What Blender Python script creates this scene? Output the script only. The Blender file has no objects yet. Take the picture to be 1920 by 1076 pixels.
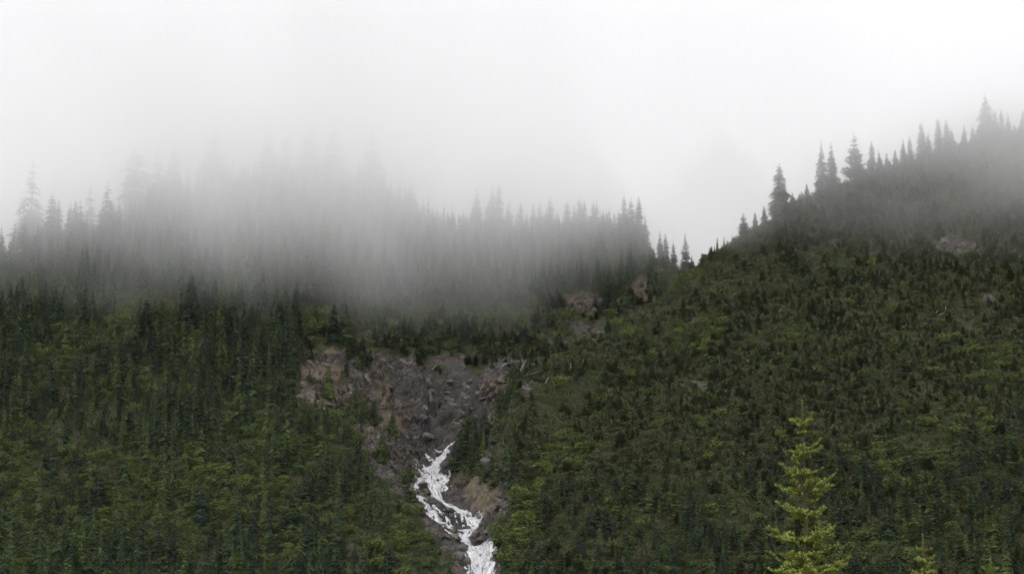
import bpy, bmesh, math, random
import numpy as np
from mathutils import Vector, Matrix

R = math.radians
S = bpy.context.scene
COL = S.collection
random.seed(7)
RNG = np.random.default_rng(7)

# ------------------------------------------------------------------ camera
FPX, CX, CY, PITCH = 3850.0, 960.0, 538.0, R(12.0)
cam_data = bpy.data.cameras.new('camera')
cam_data.sensor_width = 36.0
cam_data.lens = 36.0 * FPX / 1920.0
cam_data.clip_start = 0.5
cam_data.clip_end = 6000.0
cam = bpy.data.objects.new('camera', cam_data)
cam.location = (0, 0, 0)
cam.rotation_euler = (R(90) + PITCH, 0, 0)
COL.objects.link(cam)
S.camera = cam

# ------------------------------------------------------------------ sky: overcast daylight
SUN_EL, SUN_AZ = R(52), R(215)
world = bpy.data.worlds.new('World')
S.world = world
world.use_nodes = True
wn, wl = world.node_tree.nodes, world.node_tree.links
bg = wn['Background']
bg.inputs['Strength'].default_value = 0.1
sky = wn.new('ShaderNodeTexSky')
sky.sky_type = 'NISHITA'
sky.sun_disc = False
sky.sun_elevation = SUN_EL
sky.sun_rotation = SUN_AZ
sky.air_density = 1.0
sky.dust_density = 4.0
hs = wn.new('ShaderNodeHueSaturation')
hs.inputs['Saturation'].default_value = 0.25
hs.inputs['Value'].default_value = 0.35
add = wn.new('ShaderNodeMixRGB')
add.blend_type = 'ADD'
add.inputs['Fac'].default_value = 1.0
add.inputs['Color2'].default_value = (7.68, 7.62, 7.76, 1)       # even white cloud deck
wl.new(sky.outputs['Color'], hs.inputs['Color'])
wl.new(hs.outputs['Color'], add.inputs['Color1'])
wl.new(add.outputs['Color'], bg.inputs['Color'])

sun_data = bpy.data.lights.new('sun', 'SUN')
sun_data.energy = 0.6
sun_data.angle = R(25)
sun_data.color = (1.0, 0.97, 0.93)
sun = bpy.data.objects.new('sun', sun_data)
sun.rotation_euler = (R(90) - SUN_EL, 0, R(180) - SUN_AZ + R(0))
COL.objects.link(sun)

# ------------------------------------------------------------------ exposure and render settings
S.view_settings.view_transform = 'Standard'
S.view_settings.look = 'None'
S.view_settings.exposure = 0.70
S.view_settings.gamma = 1.0
S.view_settings.use_curve_mapping = False
S.render.engine = 'CYCLES'
S.cycles.max_bounces = 16
S.cycles.diffuse_bounces = 2
S.cycles.glossy_bounces = 1
S.cycles.transmission_bounces = 2
S.cycles.volume_bounces = 14
S.cycles.transparent_max_bounces = 16
S.cycles.use_denoising = True
S.cycles.caustics_reflective = False
S.cycles.caustics_refractive = False

# ------------------------------------------------------------------ helpers
cP, sP = math.cos(PITCH), math.sin(PITCH)
def project(x, y, z):
    d = y * cP + z * sP
    return CX + FPX * x / d, CY - FPX * (-y * sP + z * cP) / d
def ray(px, py):
    px = np.asarray(px, float); py = np.asarray(py, float)
    a, b = (px - CX) / FPX, (CY - py) / FPX
    return a, cP - b * sP, sP + b * cP

def _hash(ix, iy, seed):
    n = (ix.astype(np.int64) * 374761393 + iy.astype(np.int64) * 668265263 + seed * 1442695041) & 0xffffffff
    n = ((n ^ (n >> 13)) * 1274126177) & 0xffffffff
    n = n ^ (n >> 16)
    return (n & 0xffffff) / float(0xffffff)
def vnoise(x, y, seed=0):
    x = np.asarray(x, float); y = np.asarray(y, float)
    ix, iy = np.floor(x), np.floor(y)
    fx, fy = x - ix, y - iy
    fx, fy = fx * fx * (3 - 2 * fx), fy * fy * (3 - 2 * fy)
    a = _hash(ix, iy, seed); b = _hash(ix + 1, iy, seed)
    c = _hash(ix, iy + 1, seed); d = _hash(ix + 1, iy + 1, seed)
    return ((a * (1 - fx) + b * fx) * (1 - fy) + (c * (1 - fx) + d * fx) * fy) * 2 - 1
def fbm(x, y, octs=4, seed=0, gain=0.5):
    s, a, f = 0.0, 1.0, 1.0
    for i in range(octs):
        s = s + a * vnoise(x * f + 17.3 * i, y * f - 9.1 * i, seed + i)
        a *= gain; f *= 2.03
    return s
def sstep(a, b, x):
    t = np.clip((x - a) / (b - a), 0, 1)
    return t * t * (3 - 2 * t)
def softplus(x, k):
    return np.where(x / k > 30, x, k * np.log1p(np.exp(np.clip(x / k, -40, 30))))

def seg_dist(x, y, pts, closed=True):
    best = np.full(x.shape, 1e9)
    n = len(pts)
    for i in range(n if closed else n - 1):
        ax, ay = pts[i]; bx, by = pts[(i + 1) % n]
        dx, dy = bx - ax, by - ay
        t = np.clip(((x - ax) * dx + (y - ay) * dy) / (dx * dx + dy * dy + 1e-9), 0, 1)
        best = np.minimum(best, np.hypot(x - ax - t * dx, y - ay - t * dy))
    return best
def inside(x, y, pts):
    c = np.zeros(x.shape, bool)
    n = len(pts)
    for i in range(n):
        ax, ay = pts[i]; bx, by = pts[(i + 1) % n]
        if ay == by: continue
        c ^= ((ay > y) != (by > y)) & (x < (bx - ax) * (y - ay) / (by - ay) + ax)
    return c
def signed(x, y, pts):          # negative inside
    d = seg_dist(x, y, pts)
    return np.where(inside(x, y, pts), -d, d)

# ------------------------------------------------------------------ the mountain
# two flanks that meet in a ravine; each flank is an inclined plane in metres
LZ0, LY0, LS = 42.0, 600.0, 0.65            # left and middle flank
RZ0, RY0, RS, RX = 40.0, 575.0, 0.69, 0.09  # right flank
def plane_l(x, y): return LZ0 + LS * (y - LY0)
def plane_r(x, y): return RZ0 + RS * (y - RY0) + RX * (x - 60)
def hit_l(px, py):
    a, b, c = ray(px, py); t = (LZ0 - LS * LY0) / (c - LS * b); return a * t, b * t
def hit_r(px, py):
    a, b, c = ray(px, py); t = (RZ0 - RS * RY0 - RX * 60) / (c - RS * b - RX * a); return a * t, b * t
# outline of the right flank (its left side drops into the ravine, its top is the ridge)
R_EDGE = [(935, 1250), (932, 1090), (935, 1000), (962, 930), (965, 850), (955, 760), (975, 715), (1040, 668), (1130, 628), (1215, 575),
          (1262, 545), (1300, 503), (1335, 478), (1380, 448), (1440, 412), (1500, 372), (1560, 348), (1620, 326), (1700, 306), (1800, 272), (1920, 246), (2150, 200), (2500, 150)]
R_POLY = [tuple(map(float, hit_r(*p))) for p in R_EDGE] + [(560.0, 900.0), (560.0, 380.0), (0.0, 380.0)]
# bowl and ravine cut into the left flank
C_EDGE = [(850, 1250), (858, 1076), (845, 1040), (812, 1000), (770, 955), (715, 880), (668, 800), (600, 770), (560, 740), (566, 680), (610, 648), (700, 652),
          (760, 660), (850, 668), (905, 678), (960, 688), (1060, 640), (1150, 590), (1230, 545), (1300, 560), (1300, 1250)]
C_POLY = [tuple(map(float, hit_l(*p))) for p in C_EDGE]
# crest of the left and middle hill, as ground line
L_CREST = [(-400, 478), (0, 478), (160, 465), (230, 440), (300, 400), (380, 372), (700, 372), (820, 425), (930, 445), (1050, 440), (1130, 440),
           (1195, 455), (1225, 485), (1262, 500), (1300, 515), (1360, 560), (1500, 620), (2600, 640)]
_lc = np.array([list(map(float, hit_l(*p))) for p in L_CREST])

def H0(x, y):
    x = np.asarray(x, float); y = np.asarray(y, float)
    und = 5.0 * fbm(x / 70, y / 90, 3, 11) + 1.2 * fbm(x / 17, y / 21, 2, 21)
    # right flank
    sd = signed(x, y, R_POLY)
    zr = plane_r(x, y) - softplus(sd * 1.35, 1.6) + und * sstep(0, 40, -sd) * 0.8
    # left flank
    yc = np.interp(x, _lc[:, 0], _lc[:, 1])
    zl = plane_l(x, y) - softplus((y - yc) * 1.05, 4.0) + und * 0.8 * sstep(0, 30, yc - y)
    cd = -signed(x, y, C_POLY)
    dep = softplus(cd * 0.95, 1.2)
    dmax = 9 + 15 * sstep(625, 700, y)
    dep = dmax * (1 - np.exp(-dep / dmax))
    zl = zl - dep
    # slope behind, seen through the gap
    zf = 186 + 0.6 * np.minimum(y - 880, 30) + 4 * fbm(x / 60, y / 60, 3, 5)
    k = 1.5
    z = np.maximum(zr, zl) + k * np.log1p(np.exp(-np.minimum(np.abs(zr - zl) / k, 40)))
    z = np.maximum(z, np.where(y > 820, zf, -50))
    # valley floor in front
    fl = -1.7 + 0.6 * fbm(x / 30, y / 40, 3, 31) + 0.012 * np.clip(y - 60, 0, 600)
    foot = -2 + (y - 470) * 0.42
    z = np.where(y < 560, np.maximum(fl, np.minimum(z, foot)), z)
    z = np.where((y >= 560) & (y < 585), np.maximum(fl, z * sstep(560, 585, y) + np.minimum(z, foot) * (1 - sstep(560, 585, y))), z)
    return z

ROCKS = [[(857, 1250), (850, 1076), (838, 1040), (806, 1000), (770, 955), (728, 915), (690, 868), (676, 815), (640, 772), (596, 764), (552, 742), (562, 690), (600, 652), (640, 648), (690, 668), (735, 652), (775, 668),
          (850, 668), (905, 682), (945, 674), (1005, 692), (985, 735), (958, 790), (948, 860), (955, 925), (946, 975), (922, 992), (930, 1040), (934, 1076), (930, 1250)],
         [(1050, 548), (1110, 552), (1135, 575), (1110, 590), (1070, 575)], [(1058, 600), (1085, 612), (1120, 606), (1150, 622), (1118, 632), (1070, 626)],
         [(1182, 526), (1218, 532), (1228, 552), (1205, 566), (1185, 552)], [(1228, 556), (1240, 566), (1200, 592), (1168, 614), (1158, 606), (1185, 582)],
         [(1745, 452), (1780, 444), (1838, 454), (1842, 468), (1790, 476), (1752, 470)], [(1850, 556), (1872, 556), (1874, 568), (1852, 570)], [(1290, 712), (1330, 712), (1326, 728), (1296, 726)]]
# bushes and turf that hold on inside the bare ravine
TUFTS = [(674, 676, 24, 20), (655, 776, 34, 10), (612, 745, 12, 8), (700, 790, 18, 10), (880, 835, 26, 12), (868, 872, 26, 22), (892, 893, 22, 18), (925, 900, 10, 14), (935, 835, 12, 30), (965, 740, 12, 30), (905, 835, 10, 22),
         (720, 860, 14, 12), (762, 905, 10, 8), (895, 700, 14, 10), (820, 690, 16, 8), (735, 812, 12, 7), (645, 705, 8, 7), (962, 712, 16, 14), (990, 705, 12, 12), (942, 780, 12, 26), (975, 690, 22, 8), (955, 870, 12, 30), (665, 830, 10, 14), (585, 715, 8, 8), (792, 674, 13, 13), (888, 682, 20, 13), (848, 662, 18, 8), (720, 655, 10, 8), (635, 655, 10, 7)]
# thinly grown spots: (px, py, radius x, radius y)
THIN = [(1080, 740, 60, 30), (1030, 780, 50, 50), (1310, 718, 26, 12), (1860, 563, 30, 9), (1790, 590, 60, 30), (1330, 540, 60, 30), (1060, 620, 60, 25),
        (300, 728, 40, 16), (1440, 520, 70, 25), (1560, 490, 80, 20), (1650, 505, 40, 14), (1600, 380, 40, 20), (1780, 400, 60, 30), (1860, 300, 60, 20)]

def rock_outline(px, py):
    """how far outside the bare ground a direction points, in picture units (negative on bare rock)"""
    return np.minimum.reduce([signed(px, py, poly) for poly in ROCKS])
def rock_mask(x, y, z):
    """1 on bare rock, 0 on grown ground, from the position of the point on the mountain"""
    px, py = project(x, y, np.maximum(z, -20.0))
    jx = 15 * fbm(x / 7, y / 7, 4, 61, .6); jy = 13 * fbm(x / 7, y / 7, 4, 71, .6)
    m = np.zeros(np.shape(px))
    for i, poly in enumerate(ROCKS):
        m = np.maximum(m, sstep(7, -7, signed(px + jx * .8, py + jy * .8, poly)))
    for a, c, rx, ry in TUFTS:
        m = m * (1 - sstep(1.25, .75, ((px - a) / rx) ** 2 + ((py - c) / ry) ** 2 + .35 * fbm(x / 4, y / 4, 2, 34)))
    return m * (y > 560)

def crags(x, y, z, m):
    """relief of bare rock: tilted beds and broken blocks, metres"""
    u = (x * 0.55 + y * 0.25 - z * 0.8)
    v = (x * 0.6 + y * 0.7 + z * 0.5)
    st = np.abs((u / 3.1 + 0.6 * fbm(x / 12, y / 12, 2, 81)) % 1.0 - 0.5) * 2
    rid = 1 - np.abs(fbm(u / 4.0, v / 11.0, 3, 91))
    ce = np.floor(u / 1.7 + 0.4 * vnoise(v / 3, u / 3, 3)); cf = np.floor(v / 2.6 + 0.5 * vnoise(u / 3, v / 4, 4))
    blk = _hash(ce, cf, 5)
    return m * (2.0 * (rid - 0.6) + 1.3 * (st - 0.5) + 1.6 * (blk - 0.5) + 0.5 * fbm(x / 1.3, y / 1.3, 2, 44))

xs = np.unique(np.concatenate([np.arange(-700, -240, 12.), np.arange(-240, -95, 1.6), np.arange(-95, 25, 0.42), np.arange(25, 250, 1.6), np.arange(250, 701, 12.)]))
ys = np.unique(np.concatenate([np.arange(-60, 540, 12.), np.arange(540, 600, 1.5), np.arange(600, 790, 0.5), np.arange(790, 900, 2.0), np.arange(900, 1200, 6.), np.arange(1200, 3001, 60.)]))
GX, GY = np.meshgrid(xs, ys)
GZ = H0(GX, GY)
GM = rock_mask(GX, GY, GZ)
GZ = GZ + 0.5 * fbm(GX / 5, GY / 5, 3, 12) * (GY > 540) * (1 - GM)
# ribs (+) and clefts (-) of the ravine walls: points on the mountain, width and height in metres
def cast_grid(px, py):
    a, b, c = ray(px, py); yy = np.arange(575, 900, 0.75)
    out = []
    for i in range(len(px)):
        t = yy / b[i]; xx = a[i] * t; zz = c[i] * t
        i_ = np.clip(np.searchsorted(xs, xx) - 1, 0, len(xs) - 2); j_ = np.clip(np.searchsorted(ys, yy) - 1, 0, len(ys) - 2)
        h = GZ[j_, i_] >= zz; k = int(np.argmax(h)); out.append((float(xx[k]), float(yy[k])))
    return out
FEATURES = [([(768, 668), (785, 700), (795, 745), (798, 800)], 3.2, 5.5), ([(802, 672), (806, 730), (806, 800), (812, 830)], 2.2, -6.0),
            ([(680, 665), (700, 705), (706, 745)], 2.6, 3.5), ([(722, 690), (740, 730), (760, 770)], 4.0, -3.0), ([(640, 660), (690, 740), (740, 800), (770, 850)], 2.4, 2.6),
            ([(590, 690), (640, 760), (700, 800)], 2.0, -2.4), ([(915, 690), (912, 760), (925, 830), (900, 870)], 3.0, 4.2), ([(945, 700), (945, 770), (955, 850)], 2.2, -3.0),
            ([(885, 930), (910, 965), (935, 985)], 3.0, 3.0), ([(740, 830), (770, 870), (775, 900)], 2.4, 2.4), ([(720, 850), (755, 900)], 1.8, -2.2)]
for pl, w_, h_ in FEATURES:
    wp = cast_grid(*map(np.array, zip(*pl)))
    dd = seg_dist(GX, GY, wp, closed=False)
    GZ = GZ + h_ * np.exp(-(dd / w_) ** 2) * GM * sstep(0, 9, -signed(GX, GY, C_POLY))
BED = [(905, 1078), (900, 1045), (866, 1008), (892, 985), (862, 960), (815, 930), (806, 900), (820, 870), (850, 830)]
bp = cast_grid(*map(np.array, zip(*BED)))
calm = 1 - 0.75 * np.exp(-(seg_dist(GX, GY, bp, closed=False) / 5.0) ** 2)
calm = calm * (0.35 + 0.65 * sstep(1, 9, np.abs(signed(GX, GY, C_POLY))))
NC = crags(GX, GY, GZ, GM) * calm
GZ = GZ + NC
GXd = GX + 0.35 * crags(GX + 50, GY + 9, GZ, GM) * calm
GYd = GY - 0.55 * NC

def height(x, y):
    """terrain height by bilinear look-up in the grid"""
    x = np.asarray(x, float); y = np.asarray(y, float)
    i = np.clip(np.searchsorted(xs, x) - 1, 0, len(xs) - 2); j = np.clip(np.searchsorted(ys, y) - 1, 0, len(ys) - 2)
    fx = np.clip((x - xs[i]) / (xs[i + 1] - xs[i]), 0, 1); fy = np.clip((y - ys[j]) / (ys[j + 1] - ys[j]), 0, 1)
    return (GZ[j, i] * (1 - fx) + GZ[j, i + 1] * fx) * (1 - fy) + (GZ[j + 1, i] * (1 - fx) + GZ[j + 1, i + 1] * fx) * fy
def cast(px, py, y0=540.0, y1=1300.0):
    """first point of the terrain in a direction"""
    a, b, c = ray(px, py)
    yy = np.arange(y0, y1, 0.75)
    t = yy[None, :] / np.atleast_1d(b)[:, None]
    xx = np.atleast_1d(a)[:, None] * t; zz = np.atleast_1d(c)[:, None] * t
    hit = height(xx, np.broadcast_to(yy, xx.shape)) >= zz
    k = np.argmax(hit, 1); ok = hit.any(1)
    idx = np.arange(len(k))
    return xx[idx, k], yy[k], zz[idx, k], ok

def mesh_from(name, verts, faces, mats=(), smooth=False, mat_idx=None):
    me = bpy.data.meshes.new(name)
    verts = np.asarray(verts, np.float32)
    if isinstance(faces, np.ndarray):
        nf, k = faces.shape
        me.vertices.add(len(verts)); me.vertices.foreach_set('co', verts.ravel())
        me.loops.add(nf * k); me.loops.foreach_set('vertex_index', faces.astype(np.int32).ravel())
        me.polygons.add(nf)
        me.polygons.foreach_set('loop_start', np.arange(0, nf * k, k, dtype=np.int32))
        me.polygons.foreach_set('loop_total', np.full(nf, k, np.int32))
        me.update(calc_edges=True)
    else:
        me.from_pydata([tuple(v) for v in verts], [], faces)
    for m in mats: me.materials.append(m)
    if mat_idx is not None: me.polygons.foreach_set('material_index', np.asarray(mat_idx, np.int32))
    me.polygons.foreach_set('use_smooth', np.full(len(me.polygons), smooth))
    me.update()
    return me
def add_attr(me, name, vals):
    a = me.attributes.new(name, 'FLOAT', 'POINT'); a.data.foreach_set('value', np.asarray(vals, np.float32).ravel())
def add_obj(name, me, parent=None, loc=None, rot=None, scale=None, **props):
    o = bpy.data.objects.new(name, me)
    if loc is not None: o.location = loc
    if rot is not None: o.rotation_euler = rot
    if scale is not None: o.scale = scale
    if parent is not None: o.parent = parent
    for k, v in props.items(): o[k] = v
    COL.objects.link(o)
    return o
def grid_faces(ny, nx):
    j, i = np.meshgrid(np.arange(ny - 1), np.arange(nx - 1), indexing='ij')
    a = (j * nx + i).ravel()
    return np.stack([a, a + 1, a + nx + 1, a + nx], 1)

# ------------------------------------------------------------------ materials
class NT:
    def __init__(s, name):
        s.m = bpy.data.materials.new(name); s.m.use_nodes = True
        s.t = s.m.node_tree; s.n = s.t.nodes; s.l = s.t.links
        s.bsdf = s.n.get('Principled BSDF'); s.out = s.n.get('Material Output')
    def new(s, typ, **kw):
        n = s.n.new(typ)
        for k, v in kw.items(): setattr(n, k, v)
        return n
    def val(s, sock, v):
        if hasattr(v, 'is_output') or isinstance(v, bpy.types.NodeSocket): s.l.new(v, sock)
        else: sock.default_value = v
    def noise(s, vec, scale, detail=4, rough=0.55, dist=0.0):
        n = s.new('ShaderNodeTexNoise')
        n.inputs['Scale'].default_value = scale; n.inputs['Detail'].default_value = detail
        n.inputs['Roughness'].default_value = rough; n.inputs['Distortion'].default_value = dist
        if vec is not None: s.l.new(vec, n.inputs['Vector'])
        return n.outputs['Fac']
    def ramp(s, fac, stops):
        r = s.new('ShaderNodeValToRGB'); s.l.new(fac, r.inputs['Fac'])
        el = r.color_ramp.elements
        while len(el) < len(stops): el.new(0.5)
        for e, (p, c) in zip(el, stops):
            e.position = p; e.color = (c if len(c) == 4 else (*c, 1)) if not isinstance(c, float) else (c, c, c, 1)
        return r.outputs['Color']
    def mix(s, fac, a, b, mode='MIX'):
        m = s.new('ShaderNodeMixRGB', blend_type=mode)
        for sock, v in zip((m.inputs['Fac'], m.inputs['Color1'], m.inputs['Color2']), (fac, a, b)):
            if isinstance(v, bpy.types.NodeSocket): s.l.new(v, sock)
            elif isinstance(v, tuple): sock.default_value = (*v, 1)
            else: sock.default_value = v
        return m.outputs['Color']
    def math(s, op, a, b=0.5, clamp=False):
        m = s.new('ShaderNodeMath', operation=op, use_clamp=clamp)
        for sock, v in zip(m.inputs, (a, b)):
            if isinstance(v, bpy.types.NodeSocket): s.l.new(v, sock)
            else: sock.default_value = v
        return m.outputs[0]
    def attr(s, name):
        return s.new('ShaderNodeAttribute', attribute_name=name).outputs['Fac']
    def objpos(s): return s.new('ShaderNodeNewGeometry').outputs['Position']
    def mapping(s, vec, scale=(1, 1, 1), rot=(0, 0, 0)):
        m = s.new('ShaderNodeMapping'); s.l.new(vec, m.inputs['Vector'])
        m.inputs['Scale'].default_value = scale; m.inputs['Rotation'].default_value = rot
        return m.outputs['Vector']

def rock_color(t, pos):
    """weathered schist: brown, tan and blue-grey beds with dark cracks"""
    bed = t.mapping(pos, (0.5, 0.35, 1.1), (0.5, 0.45, 0.3))
    n1 = t.noise(pos, 0.07, 4, 0.6)
    n2 = t.noise(bed, 0.55, 7, 0.68, 0.8)
    n3 = t.noise(pos, 1.7, 4, 0.7)
    base = t.ramp(n2, [(0.28, (0.026, 0.021, 0.018)), (0.42, (0.080, 0.062, 0.048)), (0.55, (0.130, 0.100, 0.074)), (0.72, (0.225, 0.18, 0.13))])
    grey = t.ramp(n2, [(0.28, (0.026, 0.025, 0.026)), (0.45, (0.070, 0.067, 0.068)), (0.72, (0.165, 0.155, 0.146))])
    c = t.mix(t.ramp(n1, [(0.42, 0.0), (0.58, 1.0)]), base, grey)
    rust = t.ramp(t.noise(pos, 0.16, 5, 0.65), [(0.56, 0.0), (0.7, 0.7)])
    c = t.mix(rust, c, (0.17, 0.105, 0.06))
    vo = t.new('ShaderNodeTexVoronoi', feature='DISTANCE_TO_EDGE'); vo.inputs['Scale'].default_value = 0.42
    wv_ = t.new('ShaderNodeVectorMath', operation='ADD'); t.l.new(t.mapping(pos, (0.75, 0.6, 1.5), (0.4, 0.5, 0.25)), wv_.inputs[0])
    nz = t.new('ShaderNodeTexNoise'); nz.inputs['Scale'].default_value = 0.6; nz.inputs['Detail'].default_value = 4; t.l.new(pos, nz.inputs['Vector'])
    t.l.new(nz.outputs['Color'], wv_.inputs[1]); t.l.new(wv_.outputs[0], vo.inputs['Vector'])
    vc = t.new('ShaderNodeTexVoronoi'); vc.inputs['Scale'].default_value = 0.42; t.l.new(wv_.outputs[0], vc.inputs['Vector'])
    cell = t.new('ShaderNodeSeparateColor'); t.l.new(vc.outputs['Color'], cell.inputs[0])
    c = t.mix(0.75, c, t.mix(cell.outputs[0], (0.45, 0.44, 0.44), (1.45, 1.40, 1.32)), 'MULTIPLY')
    c = t.mix(t.ramp(vo.outputs['Distance'], [(0.0, 0.9), (0.09, 0.0)]), c, (0.010, 0.009, 0.009))
    c = t.mix(t.ramp(n3, [(0.40, 0.65), (0.60, 0.0)]), c, (0.014, 0.012, 0.012))
    return c, n2, n3

def make_terrain_mat():
    t = NT('mountain_ground'); pos = t.objpos()
    rc, n2, n3 = rock_color(t, pos)
    rc = t.mix(t.attr('wet'), rc, t.mix(n2, (0.006, 0.005, 0.005), (0.092, 0.085, 0.083)))
    rc = t.mix(t.attr('soil'), rc, t.mix(n3, (0.095, 0.073, 0.048), (0.18, 0.142, 0.098)))
    g = t.ramp(t.noise(pos, 0.35, 6, 0.65), [(0.3, (0.018, 0.022, 0.010)), (0.5, (0.035, 0.042, 0.016)), (0.68, (0.060, 0.055, 0.026)), (0.8, (0.09, 0.06, 0.035))])
    c = t.mix(t.ramp(t.attr('rock'), [(0.35, 0.0), (0.6, 1.0)]), g, rc)
    moss = t.ramp(t.noise(pos, 0.22, 6, 0.7), [(0.58, 0.0), (0.66, 0.75)])
    c = t.mix(moss, c, (0.04, 0.05, 0.017))
    t.l.new(c, t.bsdf.inputs['Base Color'])
    t.bsdf.inputs['Roughness'].default_value = 0.85
    t.bsdf.inputs['Specular IOR Level'].default_value = 0.25
    b = t.new('ShaderNodeBump'); b.inputs['Strength'].default_value = 0.5; b.inputs['Distance'].default_value = 0.4
    t.l.new(t.math('ADD', n2, n3), b.inputs['Height']); t.l.new(b.outputs['Normal'], t.bsdf.inputs['Normal'])
    return t.m
M_ground = make_terrain_mat()

# ------------------------------------------------------------------ terrain sheet
V = np.stack([GXd, GYd, GZ], -1).reshape(-1, 3)
F = grid_faces(len(ys), len(xs))
me = mesh_from('mountain', V, F, [M_ground], smooth=False)
PX, PY = project(GX, GY, np.maximum(GZ, -20))
def blob(px, py, rx, ry, jit=1.0):
    d = ((PX - px) / rx) ** 2 + ((PY - py) / ry) ** 2
    return sstep(1.3, 0.7, d + jit * 0.5 * fbm(GX / 4, GY / 4, 3, 33))
wet = np.maximum.reduce([blob(845, 720, 55, 40), blob(850, 780, 70, 42), blob(735, 725, 26, 26), blob(820, 830, 60, 30), blob(890, 1020, 60, 60), blob(850, 960, 60, 50)]) * (GY > 600)
soil = np.maximum.reduce([blob(606, 700, 40, 16), blob(640, 735, 34, 14), blob(580, 745, 30, 10), blob(620, 655, 22, 8), blob(1225, 560, 40, 12), blob(905, 930, 30, 34), blob(722, 730, 10, 24), blob(716, 790, 40, 18)]) * 0.8
add_attr(me, 'rock', GM); add_attr(me, 'wet', wet * 0.85); add_attr(me, 'soil', soil)
mountain = add_obj('mountain', me, kind='structure')

# ------------------------------------------------------------------ foliage, bark and stone materials
def foliage_mat(name, stops, rough=0.75, transl=0.0, nscale=0.03):
    t = NT(name)
    oi = t.new('ShaderNodeObjectInfo')
    big = t.noise(oi.outputs['Location'], nscale, 3, 0.6)
    k = t.math('ADD', t.math('MULTIPLY', big, 0.7), t.math('MULTIPLY', oi.outputs['Random'], 0.85))
    k = t.math('ADD', k, t.math('MULTIPLY', t.attr('var'), 0.35))
    k = t.math('SUBTRACT', k, 0.45, True)
    c = t.ramp(k, stops)
    t.l.new(c, t.bsdf.inputs['Base Color'])
    t.bsdf.inputs['Roughness'].default_value = rough
    t.bsdf.inputs['Specular IOR Level'].default_value = 0.3
    return t.m
M_spruce = foliage_mat('spruce_needles', [(0.0, (0.0158, 0.0316, 0.0195)), (0.35, (0.0288, 0.0512, 0.0223)), (0.65, (0.0521, 0.0809, 0.0242)), (1.0, (0.0911, 0.1209, 0.0279))])
M_fir = foliage_mat('fir_needles', [(0.0, (0.0558, 0.0722, 0.0295)), (0.35, (0.0689, 0.0869, 0.0312)), (0.7, (0.0886, 0.1099, 0.0328)), (0.96, (0.1148, 0.1296, 0.0361)), (1.0, (0.1230, 0.1148, 0.0410))], nscale=0.05)
M_alder = foliage_mat('alder_leaves', [(0.0, (0.0437, 0.0672, 0.0151)), (0.5, (0.0739, 0.1042, 0.0185)), (1.0, (0.1176, 0.1495, 0.0235))])
M_under = foliage_mat('undergrowth_leaves', [(0.0, (0.0360, 0.0490, 0.0173)), (0.5, (0.0576, 0.0734, 0.0216)), (0.9, (0.0864, 0.0950, 0.0259)), (1.0, (0.1080, 0.0828, 0.0360))], nscale=0.05)
def bark_mat(name, a, b):
    t = NT(name); p = t.objpos()
    t.l.new(t.ramp(t.noise(t.mapping(p, (6, 6, 1)), 1.5, 5, .7), [(0.3, a), (0.7, b)]), t.bsdf.inputs['Base Color'])
    t.bsdf.inputs['Roughness'].default_value = 0.9
    return t.m
M_bark = bark_mat('bark', (0.035, 0.027, 0.022), (0.11, 0.09, 0.075))
M_dead = bark_mat('bleached_wood', (0.22, 0.20, 0.18), (0.45, 0.43, 0.40))
def stone_mat():
    t = NT('boulder_stone'); p = t.objpos()
    c, n2, n3 = rock_color(t, p)
    oi = t.new('ShaderNodeObjectInfo')
    c = t.mix(t.math('MULTIPLY', oi.outputs['Random'], 0.55), c, (0.115, 0.108, 0.098))
    t.l.new(c, t.bsdf.inputs['Base Color']); t.bsdf.inputs['Roughness'].default_value = 0.7
    b = t.new('ShaderNodeBump'); b.inputs['Strength'].default_value = 0.6; b.inputs['Distance'].default_value = 0.2
    t.l.new(n3, b.inputs['Height']); t.l.new(b.outputs['Normal'], t.bsdf.inputs['Normal'])
    return t.m
M_stone = stone_mat()

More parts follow.
